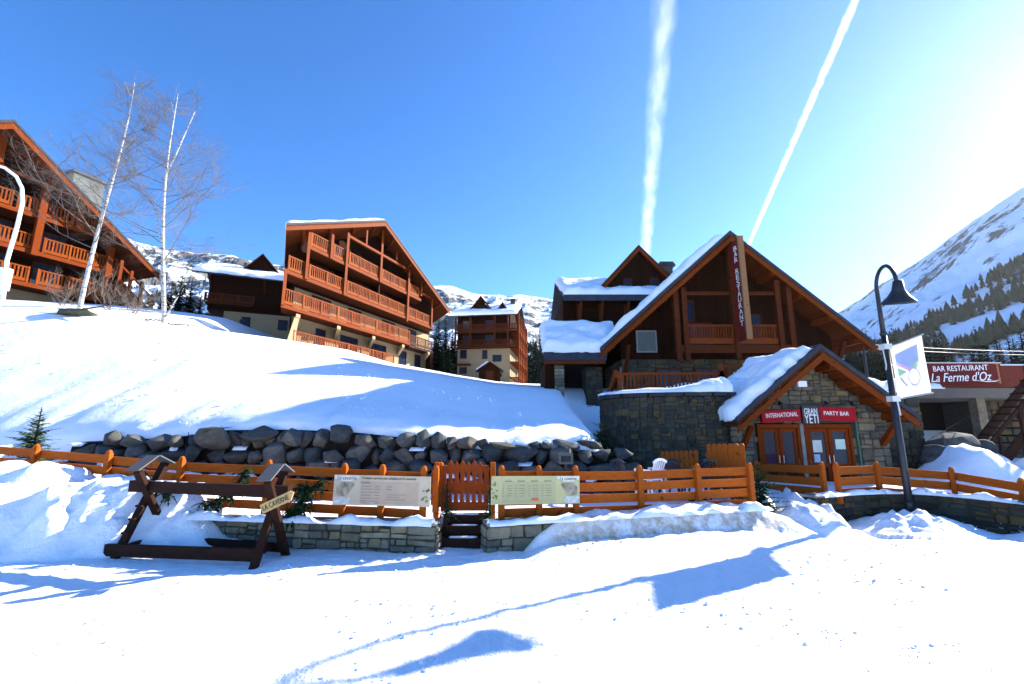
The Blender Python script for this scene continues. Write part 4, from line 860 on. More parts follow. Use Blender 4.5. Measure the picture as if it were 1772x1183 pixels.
def bar_sign():
    X=bp.x+.34; y=15.+.5; zc=2.54
    root=thing('bar_sign','long red party bar sign in three panels with white lettering above the doors','sign',(X,y,zc))
    # two slightly raked red wings and a black centre plate
    def panel(name,x0,z0,x1,z1,h,m,yo=0):
        return MB().prism([(x0,yo,z0-h/2),(x1,yo,z1-h/2),(x1,yo,z1+h/2),(x0,yo,z0+h/2)],(0,.1,0)).build(name,m,root)
    a=panel('red_panel',-2.18,-.02,-.86,.06,.40,M_RED); b=panel('red_panel',-.22,.1,1.0,.06,.46,M_RED); c=panel('centre_plate',-.82,.05,-.26,.05,.58,M_BLACK,-.03)
    for x in (-1.9,-.55,.7): MB().box(x-.03,x+.03,.1,.28,-.05,.03).build('bracket',M_BLACK,root)
    text(a,'lettering','INTERNATIONAL',(-1.5,-.002,.05),(1.32,0,.08),(-.06,0,1),1.08,.15,M_WHITE)
    text(b,'lettering','PARTY BAR',(.34,-.002,.1),(1.22,0,-.04),(.03,0,1),.84,.13,M_WHITE)
    text(c,'lettering','GRAN',(-.54,-.032,.17),(1,0,0),(0,0,1),.44,.19,M_WHITE); text(c,'lettering','YETI',(-.54,-.032,-.08),(1,0,0),(0,0,1),.46,.29,M_WHITE)
bar_sign()
def blade_sign():
    # tall board standing out from the gable, lettered on its left face
    x=11.96; y0,y1=22.55,23.42; z0,z1=6.6,12.0
    root=thing('hanging_sign','tall maroon board lettered vertically, standing out from the restaurant gable','sign',(x,y0,z0))
    H=z1-z0; D=y1-y0
    b=MB().box(-.05,.12,.1,D,0,H).build('board',M_MAROON,root)
    MB().box(-.08,.2,-.02,.1,-.05,H+.1).build('front_edge',wood('pale_edge',(.22,.11,.05),.2),root)
    m=MB()
    for i in range(40): z=.1+i*(H-.2)/40; m.box(-.075,-.052,D-.1,D-.02,z,z+.08)
    m.build('beaded_border',M_RED,b)
    word='BAR RESTAURANT'; n=len(word); 
    for i,ch in enumerate(word):
        if ch==' ': continue
        z=H-.45-i*(H-1.0)/n; text(b,'lettering',ch,(-.052,D*.48,z),(0,-1,0),(0,0,1),D*.36,.27,M_WHITE)
    for z in (.6,H-.5): MB().box(-.02,.06,D,D+.3,z-.04,z+.04).build('bracket',M_BLACK,root)
blade_sign()
# ------------------------------------------------------------------ neighbouring restaurant with its deck
def deck():
    y=21.; root=thing('deck_restaurant','raised timber deck restaurant on posts with a dark open space below','building',(19.2,y,0))
    MB().box(-1.6,7.5,0,6,3.5,3.95).build('deck_slab',plain('grey_concrete',(.12,.10,.08),.9),root)
    MB().box(-1.6,4.6,.05,.17,3.98,5.0).build('parapet',wood('red_brown_parapet',(.13,.03,.018),.3),root)
    MB().box(-1.65,4.62,0,.22,5.003,5.06).build('parapet_cap',M_GALV,root)
    for x in (2.6,-1.3): MB().box(x-.2,x+.2,.3,.7,-.5,3.5).build('pillar',plain('weathered_pillar',(.19,.15,.10),.9,0,.05,.3),root)
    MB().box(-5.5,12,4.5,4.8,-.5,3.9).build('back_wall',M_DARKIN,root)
    MB().box(4.6,12,2.3,4.4,-.5,3.5).build('side_core',M_MORTAR,root); rubble([(4.5,2.3),(9.5,2.3)],-.4,3.5,.3,.6,None,.08,.02,1.5,77).build('stone_wall',M_STONE2,root)
    # stair rising to the right in front of the deck
    sw=wood('dark_stair_wood',(.03,.012,.007),.3); a=Vector((-.9,-2.6,.75)); b=Vector((2.3,-2.6,4.1)); st=MB()
    for i in range(13):
        q=a.lerp(b,i/12.); st.box(q.x-.16,q.x+.16,-3.3,-1.9,q.z-.03,q.z+.03)
    s=st.build('stair',M_DARK,root)
    for yy in (-3.36,-1.88): MB().bar(a+Vector((-.2,yy+2.6,-.25)),b+Vector((.3,yy+2.6,.06)),.07,.34).build('stringer',sw,s)
    MB().bar(a+Vector((-.2,-.8,.85)),b+Vector((.3,-.8,1.1)),.06,.12).build('handrail',sw,s)
    for t in (.05,.35,.65,.95): q=a.lerp(b,t); MB().box(q.x-.05,q.x+.05,-3.45,-3.36,q.z-.4,q.z+1.0).build('stair_post',sw,s)
    MB().box(4.7,8.5,-.06,.04,4.0,5.15).build('side_parapet',wood('side_parapet_wood',(.15,.04,.01),.3),root)
    snow_sheet('snow_cover',(-2.4,-.6,3.95),(.2,-.6,3.95),(.2,-.02,4.0),(-2.4,-.02,4.0),.2,root,.1,.2,.05)
deck()
def deck_sign():
    a=P(1600,650,20.95); b=P(1735,644,20.85); root=thing('restaurant_sign','maroon restaurant sign with white script lettering on the deck parapet','sign',(a.x,20.95,4.1))
    W=b.x-a.x; bd=MB().box(-.6,W,-.06,.08,-.02,.98).build('board',M_MAROON,root)
    MB().box(-.6,W+.03,-.1,.1,.983,1.03).build('top_edge',plain('pale_edge_paint',(.6,.5,.45)),root)
    m=MB(); 
    for i in range(14): z=.06+i*.065; m.box(W-.2,W-.12,-.075,-.062,z,z+.035)
    m.build('beaded_border',plain('ochre_beads',(.5,.2,.05)),bd)
    text(bd,'lettering','BAR RESTAURANT',(W*.47,-.062,.76),(1,0,.03),(0,0,1),W*.72,.25,M_WHITE)
    text(bd,'lettering',"La Ferme d'Oz",(W*.46,-.062,.36),(1,0,.03),(0,0,1),W*.8,.42,M_WHITE,shear=.35)
    m=MB(); m.tube([(W*.62,-.07,.2),(W*.78,-.07,.14),(W*.9,-.07,.16),(W*.96,-.07,.24)],[.006,.02,.02,.004],5); m.build('flourish',M_WHITE,bd)
deck_sign()
# ------------------------------------------------------------------ low stone walls along the piste
def wall_snow(root,path,z,w,seed,hmax=.2,off=.12):
    vs=[];k=7; L=[0]
    for i in range(1,len(path)): L.append(L[-1]+(Vector(path[i])-Vector(path[i-1])).length)
    n=int(L[-1]/.07)
    for i in range(n+1):
        s=L[-1]*i/n; j=min(max(bisect_right(L,s)-1,0),len(path)-2); q=(s-L[j])/(L[j+1]-L[j]); a=Vector(path[j]); b=Vector(path[j+1]); p=a.lerp(b,q); d=(b-a).normalized(); nn=Vector((d.y,-d.x))
        h=hmax*clamp(.55+.9*nz(s*1.7+seed,seed)+.35*nz(s*5+seed,1.),.06,1.3); ww=w*(.8+.45*nz(s*2.3+seed,9.))
        for m in range(k):
            an=math.pi*m/(k-1); o=math.cos(an)*ww/2-off; vs.append((p.x+nn.x*o,p.y+nn.y*o,z-.01+math.sin(an)*h*(1+.25*nz(s*8,m*.8,seed))))
    fs=[(i*k+m,i*k+m+1,(i+1)*k+m+1,(i+1)*k+m) for i in range(n) for m in range(k-1)]
    return MB().add(vs,[f[::-1] for f in fs]).build('snow_cap',M_SNOWR,root,True)
def low_wall(label,path,z1,seed,mat_=None,lo=.13,hi=.42,ends=True):
    root=thing('stone_wall',label,'wall',(0,0,0)); n=[]
    rubble(path,-.25,z1,lo,hi,None,.05,.011,2.3,seed).build('masonry',mat_ or M_STONE,root)
    mb=MB(); cp=MB(); rnd=random.Random(seed)
    for a,b in zip(path[:-1],path[1:]):
        a=Vector(a);b=Vector(b); d=(b-a).normalized(); nn=Vector((-d.y,d.x))
        mb.prism([(a.x,a.y,-.1),(b.x,b.y,-.1),(b.x+nn.x*.3,b.y+nn.y*.3,-.1),(a.x+nn.x*.3,a.y+nn.y*.3,-.1)],(0,0,z1+.09))
        s=0; L=(b-a).length
        while s<L:
            e=min(L,s+rnd.uniform(.35,.8)); p=a+d*(s+.006); q=a+d*(e-.006); z=z1+rnd.uniform(-.006,.01); o=-nn*.05
            cp.prism([(p.x+o.x,p.y+o.y,z),(q.x+o.x,q.y+o.y,z),(q.x+nn.x*.33,q.y+nn.y*.33,z),(p.x+nn.x*.33,p.y+nn.y*.33,z)],(0,0,.045+rnd.uniform(0,.015))); s=e
    mb.build('core',M_MORTAR,root); cp.build('coping',M_COPING,root,False,.008)
    if ends:
        for (p,q) in ((path[-1],path[-2]),(path[0],path[1])):
            d=(Vector(p)-Vector(q)).normalized(); nn=Vector((-d.y,d.x)); e=Vector(p)+d*.005; f=e+nn*.3
            pa=[(e.x,e.y),(f.x,f.y)] if p is path[-1] else [(f.x-2*0,f.y),(e.x,e.y)]
            if p is path[0]: nn2=-nn; f=e+Vector((d.y,-d.x))*.3; pa=[(f.x,f.y),(e.x,e.y)]
            rubble(pa,-.08,z1,lo*.9,hi*.6,None,.03,.012,1.6,seed+7).build('masonry',mat_ or M_STONE,root)
    wall_snow(root,path,z1+.05,.30,seed,.17,-.16)
    return root
low_wall('low grey stone planter wall left of the gate, running into the ploughed heap',[(-6.6,9.3),(-6.3,9.25),(-3.8,8.92),(-1.36,8.6)],.45,61)
low_wall('low grey stone planter wall right of the gate, mostly buried by the snow bank',[(-.46,8.6),(.42,8.86),(2.8,9.5),(5.36,10.2)],.45,62)
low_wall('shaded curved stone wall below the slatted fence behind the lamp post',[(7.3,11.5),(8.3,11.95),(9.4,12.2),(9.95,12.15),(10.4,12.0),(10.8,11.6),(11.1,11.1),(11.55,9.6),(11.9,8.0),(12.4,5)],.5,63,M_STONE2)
# ------------------------------------------------------------------ slatted timber fences
def fence(label,pts,posts_extra=(),nb=4,bh=.165,gap=.06,face=-1,group=None,postm=None):
    # pts: (x,y,ztop); a post at each point, boards run between them
    root=thing('slatted_fence',label,'fence',(0,0,0)); rnd=random.Random(len(pts))
    for i,(a,b) in enumerate(zip(pts[:-1],pts[1:])):
        A=Vector(a);B=Vector(b); mb=MB()
        for k in range(nb):
            dz=-bh/2-.04-k*(bh+gap)+rnd.uniform(-.008,.008); mb.bar(A+Vector((0,0,dz)),B+Vector((0,0,dz+rnd.uniform(-.01,.01))),.035,bh)
        mb.build('board_panel',M_FENCE,root,False,.006)
    for p in pts:
        x,y,z=p; b=Vector(pts[min(len(pts)-1,pts.index(p)+1)])-Vector(pts[max(0,pts.index(p)-1)]); b.z=0; b.normalize(); n=Vector((b.y,-b.x,0)); mb=MB(); c=Vector((x,y,0))+n*.075
        H=nb*(bh+gap)+.1; mb.bar(c+Vector((0,0,z-H)),c+Vector((0,0,z+.02)),.11,.10,up=n); mb.tube([c+Vector((0,0,z+.018)),c+Vector((0,0,z+.06)),c+Vector((0,0,z+.085))],[.055,.05,.02],8)
        mb.build('post',M_FENCE,root,False,.008)
    return root
def fp(px,py,Y): p=P(px,py,Y); return (p.x,p.y,p.z)
fence('long slatted timber fence left of the gate, hung with fir garlands',[fp(-150,756,10.35),fp(70,775,10.0),fp(195,785,9.8),fp(320,796,9.62),fp(470,802,9.4),fp(600,808,9.2),fp(665,810,9.1),fp(736,813,8.98)])
fence('slatted timber fence right of the gate, above the sunlit snow bank',[fp(866,812,8.98),fp(930,812,9.2),fp(993,812,9.36),fp(1103,811,9.75),fp(1202,808,10.15),fp(1292,806,10.55)])
fence('slatted timber fence on the curved stone wall behind the lamp post',[fp(1441,805,11.85),fp(1512,803,12.4),fp(1645,813,12.2),fp(1772,833,10.8),fp(1905,860,9.4)],nb=3,bh=.2,gap=.07)
fence('short slatted rail running back from the corner post to the bar doors',[fp(1312,801,14.2),fp(1426,804,11.9)],nb=3,bh=.2,gap=.07)
# side returns at the gate
fence('short slatted return joining the left fence to the gate',[(-1.52,9.0,1.39),(-1.5,9.42,1.42)],nb=3)
# gate
def gate():
    y=9.36; root=thing('garden_gate','pointed picket gate of orange boards with two rows of cut out slots','gate',(-.93,y,0)); w=.118; n=8; 
    for i in range(n):
        x=-.47+(i+.5)*w; zt=1.50+(.03 if i in (1,3,5) else 0)+(.02 if 0<i<n-1 else -.06); zb=.58; hw=w/2-.001
        # board with a slot bitten from each long edge at two heights
        mb=MB(); s=.021; z1,z2,z3,z4=.74,.95,1.10,1.33
        lft=i>0; rgt=i<n-1
        def edge(sg,on): 
            o=[]
            for a,b in ((z1,z2),(z3,z4)):
                if on: o+=[(sg*hw,a),(sg*(hw-s),a+.03),(sg*(hw-s),b-.03),(sg*hw,b)]
            return o
        pts=[(-hw,zb),(hw,zb)]+edge(1,rgt)+[(hw,zt-.1),(0,zt),(-hw,zt-.1)]+edge(-1,lft)[::-1]
        mb.prism([(x+a,0,z) for a,z in pts],(0,.028,0)); mb.build('picket',M_GATE,root)
    for z in (.66,1.02,1.40): MB().box(-.46,.46,.03,.07,z-.04,z+.04).build('rail',M_FENCE,root)
    for x in (-.56,.55): MB().box(x-.05,x+.05,-.03,.07,.3,1.5).build('gate_post',M_FENCE,root)
    st=thing('garden_steps','dark timber steps with patches of snow leading up to the picket gate','steps',(-.91,8.7,0))
    for i,(yy,z) in enumerate(((.22,.17),(.44,.34),(.66,.50))):
        MB().box(-.43,.43,yy,yy+.26,z-.17,z).build('step',M_DARK,st)
        m=MB(); q=[]
        snow_sheet('snow_patch',(-.25,yy+.02,z+.005),(.22,yy+.02,z+.005),(.3,yy+.14,z+.005),(-.3,yy+.14,z+.005),.05,st,.04,.08,.03,seed=i)
gate()
for x,lab in ((-1.25,'left'),(-.42,'right')):
    c=conifer('gate_fir',f'small dark fir sapling at the {"menu board side left of" if lab=="left" else "post just right of"} the picket gate','plant',(x,9.12,.5),.72,.27,9,8,5,M_NEEDL if lab=='left' else M_NEED,70+len(lab),None,.6,.05,.3)
# picket screens on the terrace behind the fence
def pickets(label,a,b,n,z0,z1):
    root=thing('picket_screen',label,'fence',(0,0,0)); A=Vector(a);B=Vector(b); d=(B-A).normalized(); w=(B-A).length/n
    for i in range(n):
        p=A+d*(w*(i+.5)); zt=z1+.05*i/n; q=d*(w*.42); m=MB()
        m.prism([(p.x-q.x,p.y-q.y,z0),(p.x+q.x,p.y+q.y,z0),(p.x+q.x,p.y+q.y,zt-.05),(p.x+q.x*.5,p.y+q.y*.5,zt),(p.x-q.x*.5,p.y-q.y*.5,zt),(p.x-q.x,p.y-q.y,zt-.05)],(-d.y*.03,d.x*.03,0)); m.build('picket',M_FENCE,root)
    for z in (z0+.3,z1-.3): MB().bar((A.x,A.y+.06,z),(B.x,B.y+.06,z),.03,.09).build('rail',M_FENCE,root)
a=P(1222,775,12.6); b=P(1288,770,11.6); pickets('tall round topped picket screen at the right end of the terrace',(a.x,a.y,0),(b.x,b.y,0),7,TER,b.z)
a=P(1142,780,14.6); b=P(1208,776,14.2); pickets('shaded picket screen deep in the terrace behind the chairs',(a.x,a.y,0),(b.x,b.y,0),8,TER,a.z)
# ------------------------------------------------------------------ boulder wall holding up the slope
def snow_lump(x,y,z,r,h,seed):
    mb=MB(); n=14; vs=[]
    for k,(f,g) in enumerate(((1,0),(.93,.28),(.75,.6),(.42,.9),(.12,1.))):
        for i in range(n):
            a=6.283*i/n; rr=r*f*(1+.45*nz(math.cos(a)*1.2+seed,math.sin(a)*1.2)); vs.append((rr*math.cos(a)*1.3,rr*math.sin(a),h*g-(.03*(1-g) if math.sin(a)<0 else -.06*(1-g))))
    mb.add(vs,[(k*n+i,k*n+(i+1)%n,(k+1)*n+(i+1)%n,(k+1)*n+i) for k in range(4) for i in range(n)]+[tuple(4*n+i for i in range(n))])
    o=mb.build('snow_cap',M_SNOWR,None,True); o.location=(x,y,z); return o
def hull_rock(rnd,lo=13):
    import bmesh
    bm=bmesh.new()
    for _ in range(rnd.choice((lo,lo+4,lo+11))):
        v=Vector((rnd.gauss(0,1),rnd.gauss(0,1),rnd.gauss(0,1))).normalized(); bm.verts.new(v*.5*rnd.uniform(.92,1.12))
    r=bmesh.ops.convex_hull(bm,input=bm.verts[:]); bmesh.ops.delete(bm,geom=list({g for g in r['geom_unused']+r['geom_interior'] if isinstance(g,bmesh.types.BMVert)}),context='VERTS')
    bmesh.ops.bevel(bm,geom=bm.edges[:]+bm.verts[:],offset=rnd.uniform(.035,.07),segments=2,affect='EDGES',profile=.6)
    bmesh.ops.triangulate(bm,faces=[f for f in bm.faces if len(f.verts)>4]); bmesh.ops.recalc_face_normals(bm,faces=bm.faces)
    bm.verts.index_update(); vs=[v.co.copy() for v in bm.verts]; fs=[[v.index for v in f.verts] for f in bm.faces]; bm.free(); return vs,fs
def boulders():
    root=thing('boulder_wall','dry wall of big rounded dark boulders holding back the snowy slope','wall',(0,0,0)); rnd=random.Random(12); shapes=[]
    for k in range(16): shapes.append(hull_rock(rnd))
    protos=[]
    xs=frange(-12.6,3.4,.4); MB().add([v for x in xs for v in ((x,13.18,.3),(x,13.36,tab(ZTOP,x)-.12))],[(2*i,2*i+2,2*i+3,2*i+1) for i in range(len(xs)-1)]).build('gap_backing',plain('gap_dark_earth',(.018,.016,.013),.95,0,.05),root)  # soil backing added, gap shade between the boulders put into its dark colour
    def put(x,y,z,sx,sz,sy):
        k=rnd.randrange(16)
        if k<len(protos) and protos[k]: o=protos[k].copy(); COL.objects.link(o)
        else:
            while len(protos)<=k: protos.append(None)
            o=MB().add(*shapes[k]).build('boulder',M_BOULDER,root,True); o.data.set_sharp_from_angle(angle=R(32)); protos[k]=o
        o.parent=root; o.location=(x,y,z); o.rotation_euler=(rnd.uniform(-.25,.25),rnd.uniform(-.25,.25),rnd.choice((0,math.pi))+rnd.uniform(-.3,.3)); o.scale=(sx,sy,sz)
    for row,(zb,yb) in enumerate(((.42,12.95),(.80,13.07),(1.18,13.2),(1.56,13.32))):
        x=-12.9+row*.25+(0.5 if row==3 else 0)
        while x<3.3:
            w=rnd.choice((.36,.46,.58,.72,.88))*rnd.uniform(.9,1.1); h=rnd.uniform(.36,.58); zt=tab(ZTOP,x)
            h=min(h,zt-zb+.16)
            if h>.2: put(x+w/2,yb+rnd.uniform(-.1,.1),zb+h/2,w*1.12,h*1.15,.8)
            if h>.2 and rnd.random()<.2:
                q=snow_lump(x+rnd.uniform(.1,.9)*w,yb-.12,zb+h*rnd.uniform(.88,1.0),rnd.uniform(.08,.2),rnd.uniform(.04,.09),rnd.randrange(99)); q.parent=root
            x+=w*.93
    for (px,py,Y,w,h) in ((372,756,12.95,1.05,.8),(447,752,13.1,1.15,.55),(590,748,13.1,.66,.55),(510,757,12.95,.66,.5)): 
        p=P(px,py,Y); put(p.x,Y,p.z,w,h,.8)
boulders()
def rock(label,c,s,seed,m=None,name='boulder_rock'):
    vs,fs=hull_rock(random.Random(seed),20); o=MB().add([Vector((v.x*s[0],v.y*s[1],v.z*s[2])) for v in vs],fs).build(name,m or M_BOULDER,None,True); o.data.set_sharp_from_angle(angle=R(32)); o.location=c; return tag(o,label,'rock')
p=P(135,552,21.5); rock('flat mossy boulder breaking through the snow at the top of the slope',(p.x,21.5,hill_z(p.x,21.5)+.05),(2.1,1.2,.55),3,stone('mossy_rock',[(.07,.075,.05),(.1,.1,.07),(.05,.06,.04)]))
for lab,px,py,Y,s,sd in (('broad grey boulder in the snow between the bar building and the deck',1650,770,16.3,(1.7,1.2,1.0),5),('smaller boulder leaning on the corner of the bar building',1618,790,15.6,(1.0,.9,.9),6),('long low boulder at the foot of the deck stairs',1690,775,16.4,(1.4,1.,.7),7)):
    p=P(px,py,Y); rock(lab,(p.x,Y,p.z),s,sd,M_BOULDER)
# fallen branches on the slope
def branch(label,px,py,Y,L,seed):
    rd=random.Random(seed); p=P(px,py,Y); p.z=hill_z(p.x,Y)+.05; mb=MB(); 
    pts=[Vector((L*(i/6-.5),rd.uniform(-.1,.1),.06+rd.uniform(-.03,.08))) for i in range(7)]; mb.tube(pts,[.045*(1-.1*i) for i in range(7)],5)
    for i in range(7): q=pts[rd.randrange(1,6)]; mb.tube([q,q+Vector((rd.uniform(-.4,.4),rd.uniform(-.4,.4),rd.uniform(.05,.25)))],[.022,.008],4)
    o=mb.build('fallen_branch',M_TWIG); o.location=p; o.rotation_euler=(0,0,.2); tag(o,label,'branch')
branch('dead forked branch lying on the snow right of the birch',315,581,24.2,1.5,1); branch('thin dead twig lying on the snow below the forked birch',262,576,23.4,.8,2)
# ------------------------------------------------------------------ dark timber trestle with the arrow board
def trestle():
    root=thing('timber_trestle','dark stained timber trestle of two crossed leg frames joined by a beam','trestle',(0,0,0))
    def frame(x,fx,y0,y1,ty0,ty1,zt,lean=.0):
        a0=Vector((x,y0,-.06)); a1=Vector((x+fx,ty1,zt+.1)); b0=Vector((x+.03,y1,-.06)); b1=Vector((x+fx,ty0,zt))
        w=.12
        MB().bar(a0,a1,.08,.125,up=(1,0,0)).build('leg',M_DARK,root,False,.006)
        MB().bar(b0+Vector((.10,0,0)),b1+Vector((.10,0,0)),.08,.125,up=(1,0,0)).build('leg',M_DARK,root,False,.006)
        c=Vector((x+fx+.05,(ty0+ty1)/2,zt+.25))
        for s,e in ((-1,ty0-.06),(1,ty1+.04)):
            MB().bar(c+Vector((0,s*.012,0)),Vector((c.x,e,zt+(.02 if s<0 else .08))),.24,.025,up=(0,0,1)).build('roof_board',plain('weathered_cap',(.07,.07,.075),.7),root,False,.004)
        return a0,b0
    frame(-6.72,-.02,8.2,9.38,8.35,9.12,1.42); frame(-4.08,.02,7.68,8.52,7.68,8.4,1.32)
    MB().bar((-7.0,8.72,1.13),(-3.8,8.12,1.10),.13,.2).build('beam',M_DARK,root,False,.008)
    MB().bar((-6.95,8.3,.13),(-4.1,7.85,.16),.08,.19).build('ground_rail',M_DARK,root,False,.006)
    MB().bar((-6.6,9.1,.12),(-3.95,8.45,.12),.08,.14).build('ground_rail',M_DARK,root,False,.006)
    for x,y0,y1 in ((-6.6,8.3,9.1),(-4.2,7.85,8.45)): MB().bar((x,y0,.16),(x,y1,.16),.07,.12).build('cross_rail',M_DARK,root,False,.006)
    for k in range(4):
        t=.28+.13*k; p=Vector((-6.72,8.2,-.06)).lerp(Vector((-6.74,9.12,1.52)),t); MB().box(p.x-.06,p.x+.06,p.y-.10,p.y-.055,p.z-.018,p.z+.018).build('cleat',M_DARK,root)
    for k,t in enumerate((.18,.26,.34,.45)):
        p=Vector((-7.0,8.72,1.237)).lerp(Vector((-3.8,8.12,1.207)),t); snow_sheet('snow_patch',p+Vector((-.1,-.04,0)),p+Vector((.1,-.06,0)),p+Vector((.1,.03,0)),p+Vector((-.1,.04,0)),.03,root,.03,.04,.01,seed=k)
    # arrow board
    a=P(455,880,7.72); b=P(506,856,7.72); r=(b-a).normalized(); u=Vector((-r.z,0,r.x)); c=(a+b)/2
    s=thing('arrow_sign','yellow wooden arrow board lettered in dark capitals, tilted on the trestle leg','sign',c); L=(b-a).length/2+.03; h=.075
    mb=MB(); mb.prism([r*-L-u*h,r*(L-.09)-u*h,r*L+u*.03,r*(L-.05)+u*h,r*-L+u*h],(0,.03,0)); bd=mb.build('board',wood('yellow_board',(.42,.29,.12),.2),s)
    text(bd,'lettering','LA CAVERNE',r*-.035+Vector((0,-.001,0)),r,u,L*1.55,.085,M_INK)
trestle()
# ------------------------------------------------------------------ menu boards on the fence
def menu(label,c0,c1,c2,c3,left):
    A,B,C,D=[Vector(v) for v in (c0,c1,c2,c3)]; o=(A+B+C+D)/4; root=thing('menu_board',label,'sign',o); r=((B-A)+(C-D)).normalized(); u=((A-D)+(B-C)); u=(u-r*u.dot(r)).normalized(); W=((B-A).length+(C-D).length)/2; H=((A-D).length+(B-C).length)/2; n=r.cross(u)
    cream=plain('cream_board' if left else 'yellow_green_board',(.50,.40,.27) if left else (.46,.42,.2),.6,0,.3,.08)
    def pr(name,pts,m,lift,par,th=.003): return MB().prism([r*x*W+u*z*H+n*lift for x,z in pts],n*th).build(name,m,par)
    b=pr('panel',[(-.5,-.5),(.5,-.5),(.5,.5),(-.5,.5)],cream,-.012,root,.012)
    s=1 if left else -1; q=lambda x: x*s
    # banner tab with the house name, picture corner and plant sprig
    f=lambda P_: [(q(x),z) for x,z in P_]
    pr('title_tab',f([(-.495,.49),(-.23,.49),(-.24,.40),(-.32,.30),(-.42,.30),(-.495,.38)]),plain('pale_tab',(.62,.58,.5)),.001,b)
    text(b,'lettering','La caverne',r*q(-.365)*W+u*.405*H+n*.004,r,u,.2*W,.12*H,M_INK,.003,.3)
    pr('picture',f([(-.47,-.2),(-.36,-.22),(-.28,.2),(-.3,.26),(-.42,.26),(-.47,.1)]),plain('brown_picture',(.30,.25,.17),.7,0,.3,.6,9.),.001,b,.002)
    pr('picture',f([(-.49,-.47),(-.33,-.47),(-.32,-.24),(-.49,-.24)]),plain('pale_picture',(.5,.52,.48),.7,0,.3,.3,14.),.0012,b,.002)
    rnd=random.Random(4 if left else 8); sp=MB()
    for i in range(12):
        x=q(.455)+rnd.uniform(-.025,.025); z=rnd.uniform(-.33,.22); a=rnd.uniform(0,6); l=.07
        sp.add([r*x*W+u*z*H+n*.004,r*(x*W+.05*math.cos(a))+u*(z*H+.05*math.sin(a))+n*.004,r*(x*W+.06*math.cos(a+.7))+u*(z*H+.06*math.sin(a+.7))+n*.004],[(0,1,2)])
    sp.build('sprig_print',plain('sprig_green',(.12,.17,.05),.7,0,.3,.5,30.),b)
    pr('price_field',[(q(-.22),-.44),(q(.38),-.44),(q(.38),.30),(q(-.22),.30)],plain('salmon_field' if left else 'olive_field',(.46,.33,.22) if left else (.40,.37,.18),.6,0,.3,.06),.0008,b,.0015)
    ink=MB()
    def line(x,z,w,h=.018): ink.prism([r*(q(x)*W)+u*z*H+n*.0028,r*(q(x+w)*W)+u*z*H+n*.0028,r*(q(x+w)*W)+u*(z+h)*H+n*.0028,r*(q(x)*W)+u*(z+h)*H+n*.0028],n*.001)
    if left:
        text(b,'lettering','Traiteur service par chalets et la caverne',r*.07*W+u*.40*H+n*.004,r,u,.56*W,.11*H,M_INK,.003,.25)
        text(b,'lettering','Soirées',r*-.17*W+u*.27*H+n*.004,r,u,.09*W,.09*H,M_INK2,.003)
        for i,z in enumerate((.12,.03,-.07,-.17,-.27,-.36,-.43)):
            line(-.21,z,.10+.02*(i%3),.025); line(-.07,z,.05,.025)
        for i,z in enumerate((.12,.03)): line(.05,z,.06,.025)
        for i,z in enumerate((-.14,-.22,-.30)): line(.05,z,.20-.06*(i%2),.02)
    else:
        for x in (-.17,-.02,.13,.27):
            line(x,.3,.085,.04)
            for k in range(5): line(x,.14-.09*k+.02*rnd.random(),.05+.02*rnd.random(),.022); line(x+.09,.14-.09*k,.02,.025)
        pr('red_print',[(-.06,-.38),(.03,-.38),(.02,-.27),(-.05,-.27)],plain('red_print',(.55,.12,.06)),.003,b)
    ink.build('small_print',M_INK2,b)
menu('pale pinkish menu board with dark heading hung on the fence left of the gate',P(577,821,8.86),P(747,825,8.74),P(742,877,8.74),P(577,873,8.86),True)
menu('yellowish green menu board with four price columns hung right of the gate',P(850,824,8.74),P(1003,823,9.12),P(1003,871,9.12),P(850,873,8.74),False)
# ------------------------------------------------------------------ fir garlands on the left fence
def garland(label,a,b,seed,den=34,L=.2,m=None):
    rd=random.Random(seed); root=thing('fir_garland',label,'garland',a); mb=MB(); d=Vector(b)-Vector(a)
    for i in range(den):
        t=i/den; p=d*t+Vector((0,0,-.12*math.sin(math.pi*t))); frond(mb,p+Vector((rd.uniform(-.04,.04),rd.uniform(-.05,.0),rd.uniform(-.04,.04))),Vector((rd.uniform(-1,1),rd.uniform(-1,.1),rd.uniform(-.9,.4))),L*rd.uniform(.6,1.3),L*.3,.4,5,rd)
    mb.build('sprays',m or M_NEED,root); MB().tube([(0,0,0),d*.5+Vector((0,0,-.12)),d],.012,5).build('stem',M_TRUNK,root)
for lab,a,b,sd,n in (('fir garland draped beside the left trestle frame',(250,815,9.25),(300,850,9.15),1,30),('fir garland hanging diagonally over the middle of the left fence',(432,808,9.2),(385,850,9.2),2,46),('fir garland sagging on the lower boards behind the trestle beam',(395,850,9.2),(350,866,9.25),3,26),
    ('big bushy fir spray hanging from the fence just behind the arrow board',(530,845,9.0),(505,885,8.95),4,60),('dark fir spray at the top of the fence left of the pinkish menu board',(565,825,8.95),(515,838,9.0),5,40),('fir garland low on the fence at the edge of the ploughed heap',(195,822,9.6),(140,838,9.7),6,34)):
    garland(lab,P(*a),P(*b),sd,int(n*1.6),.28 if sd==4 else .23)
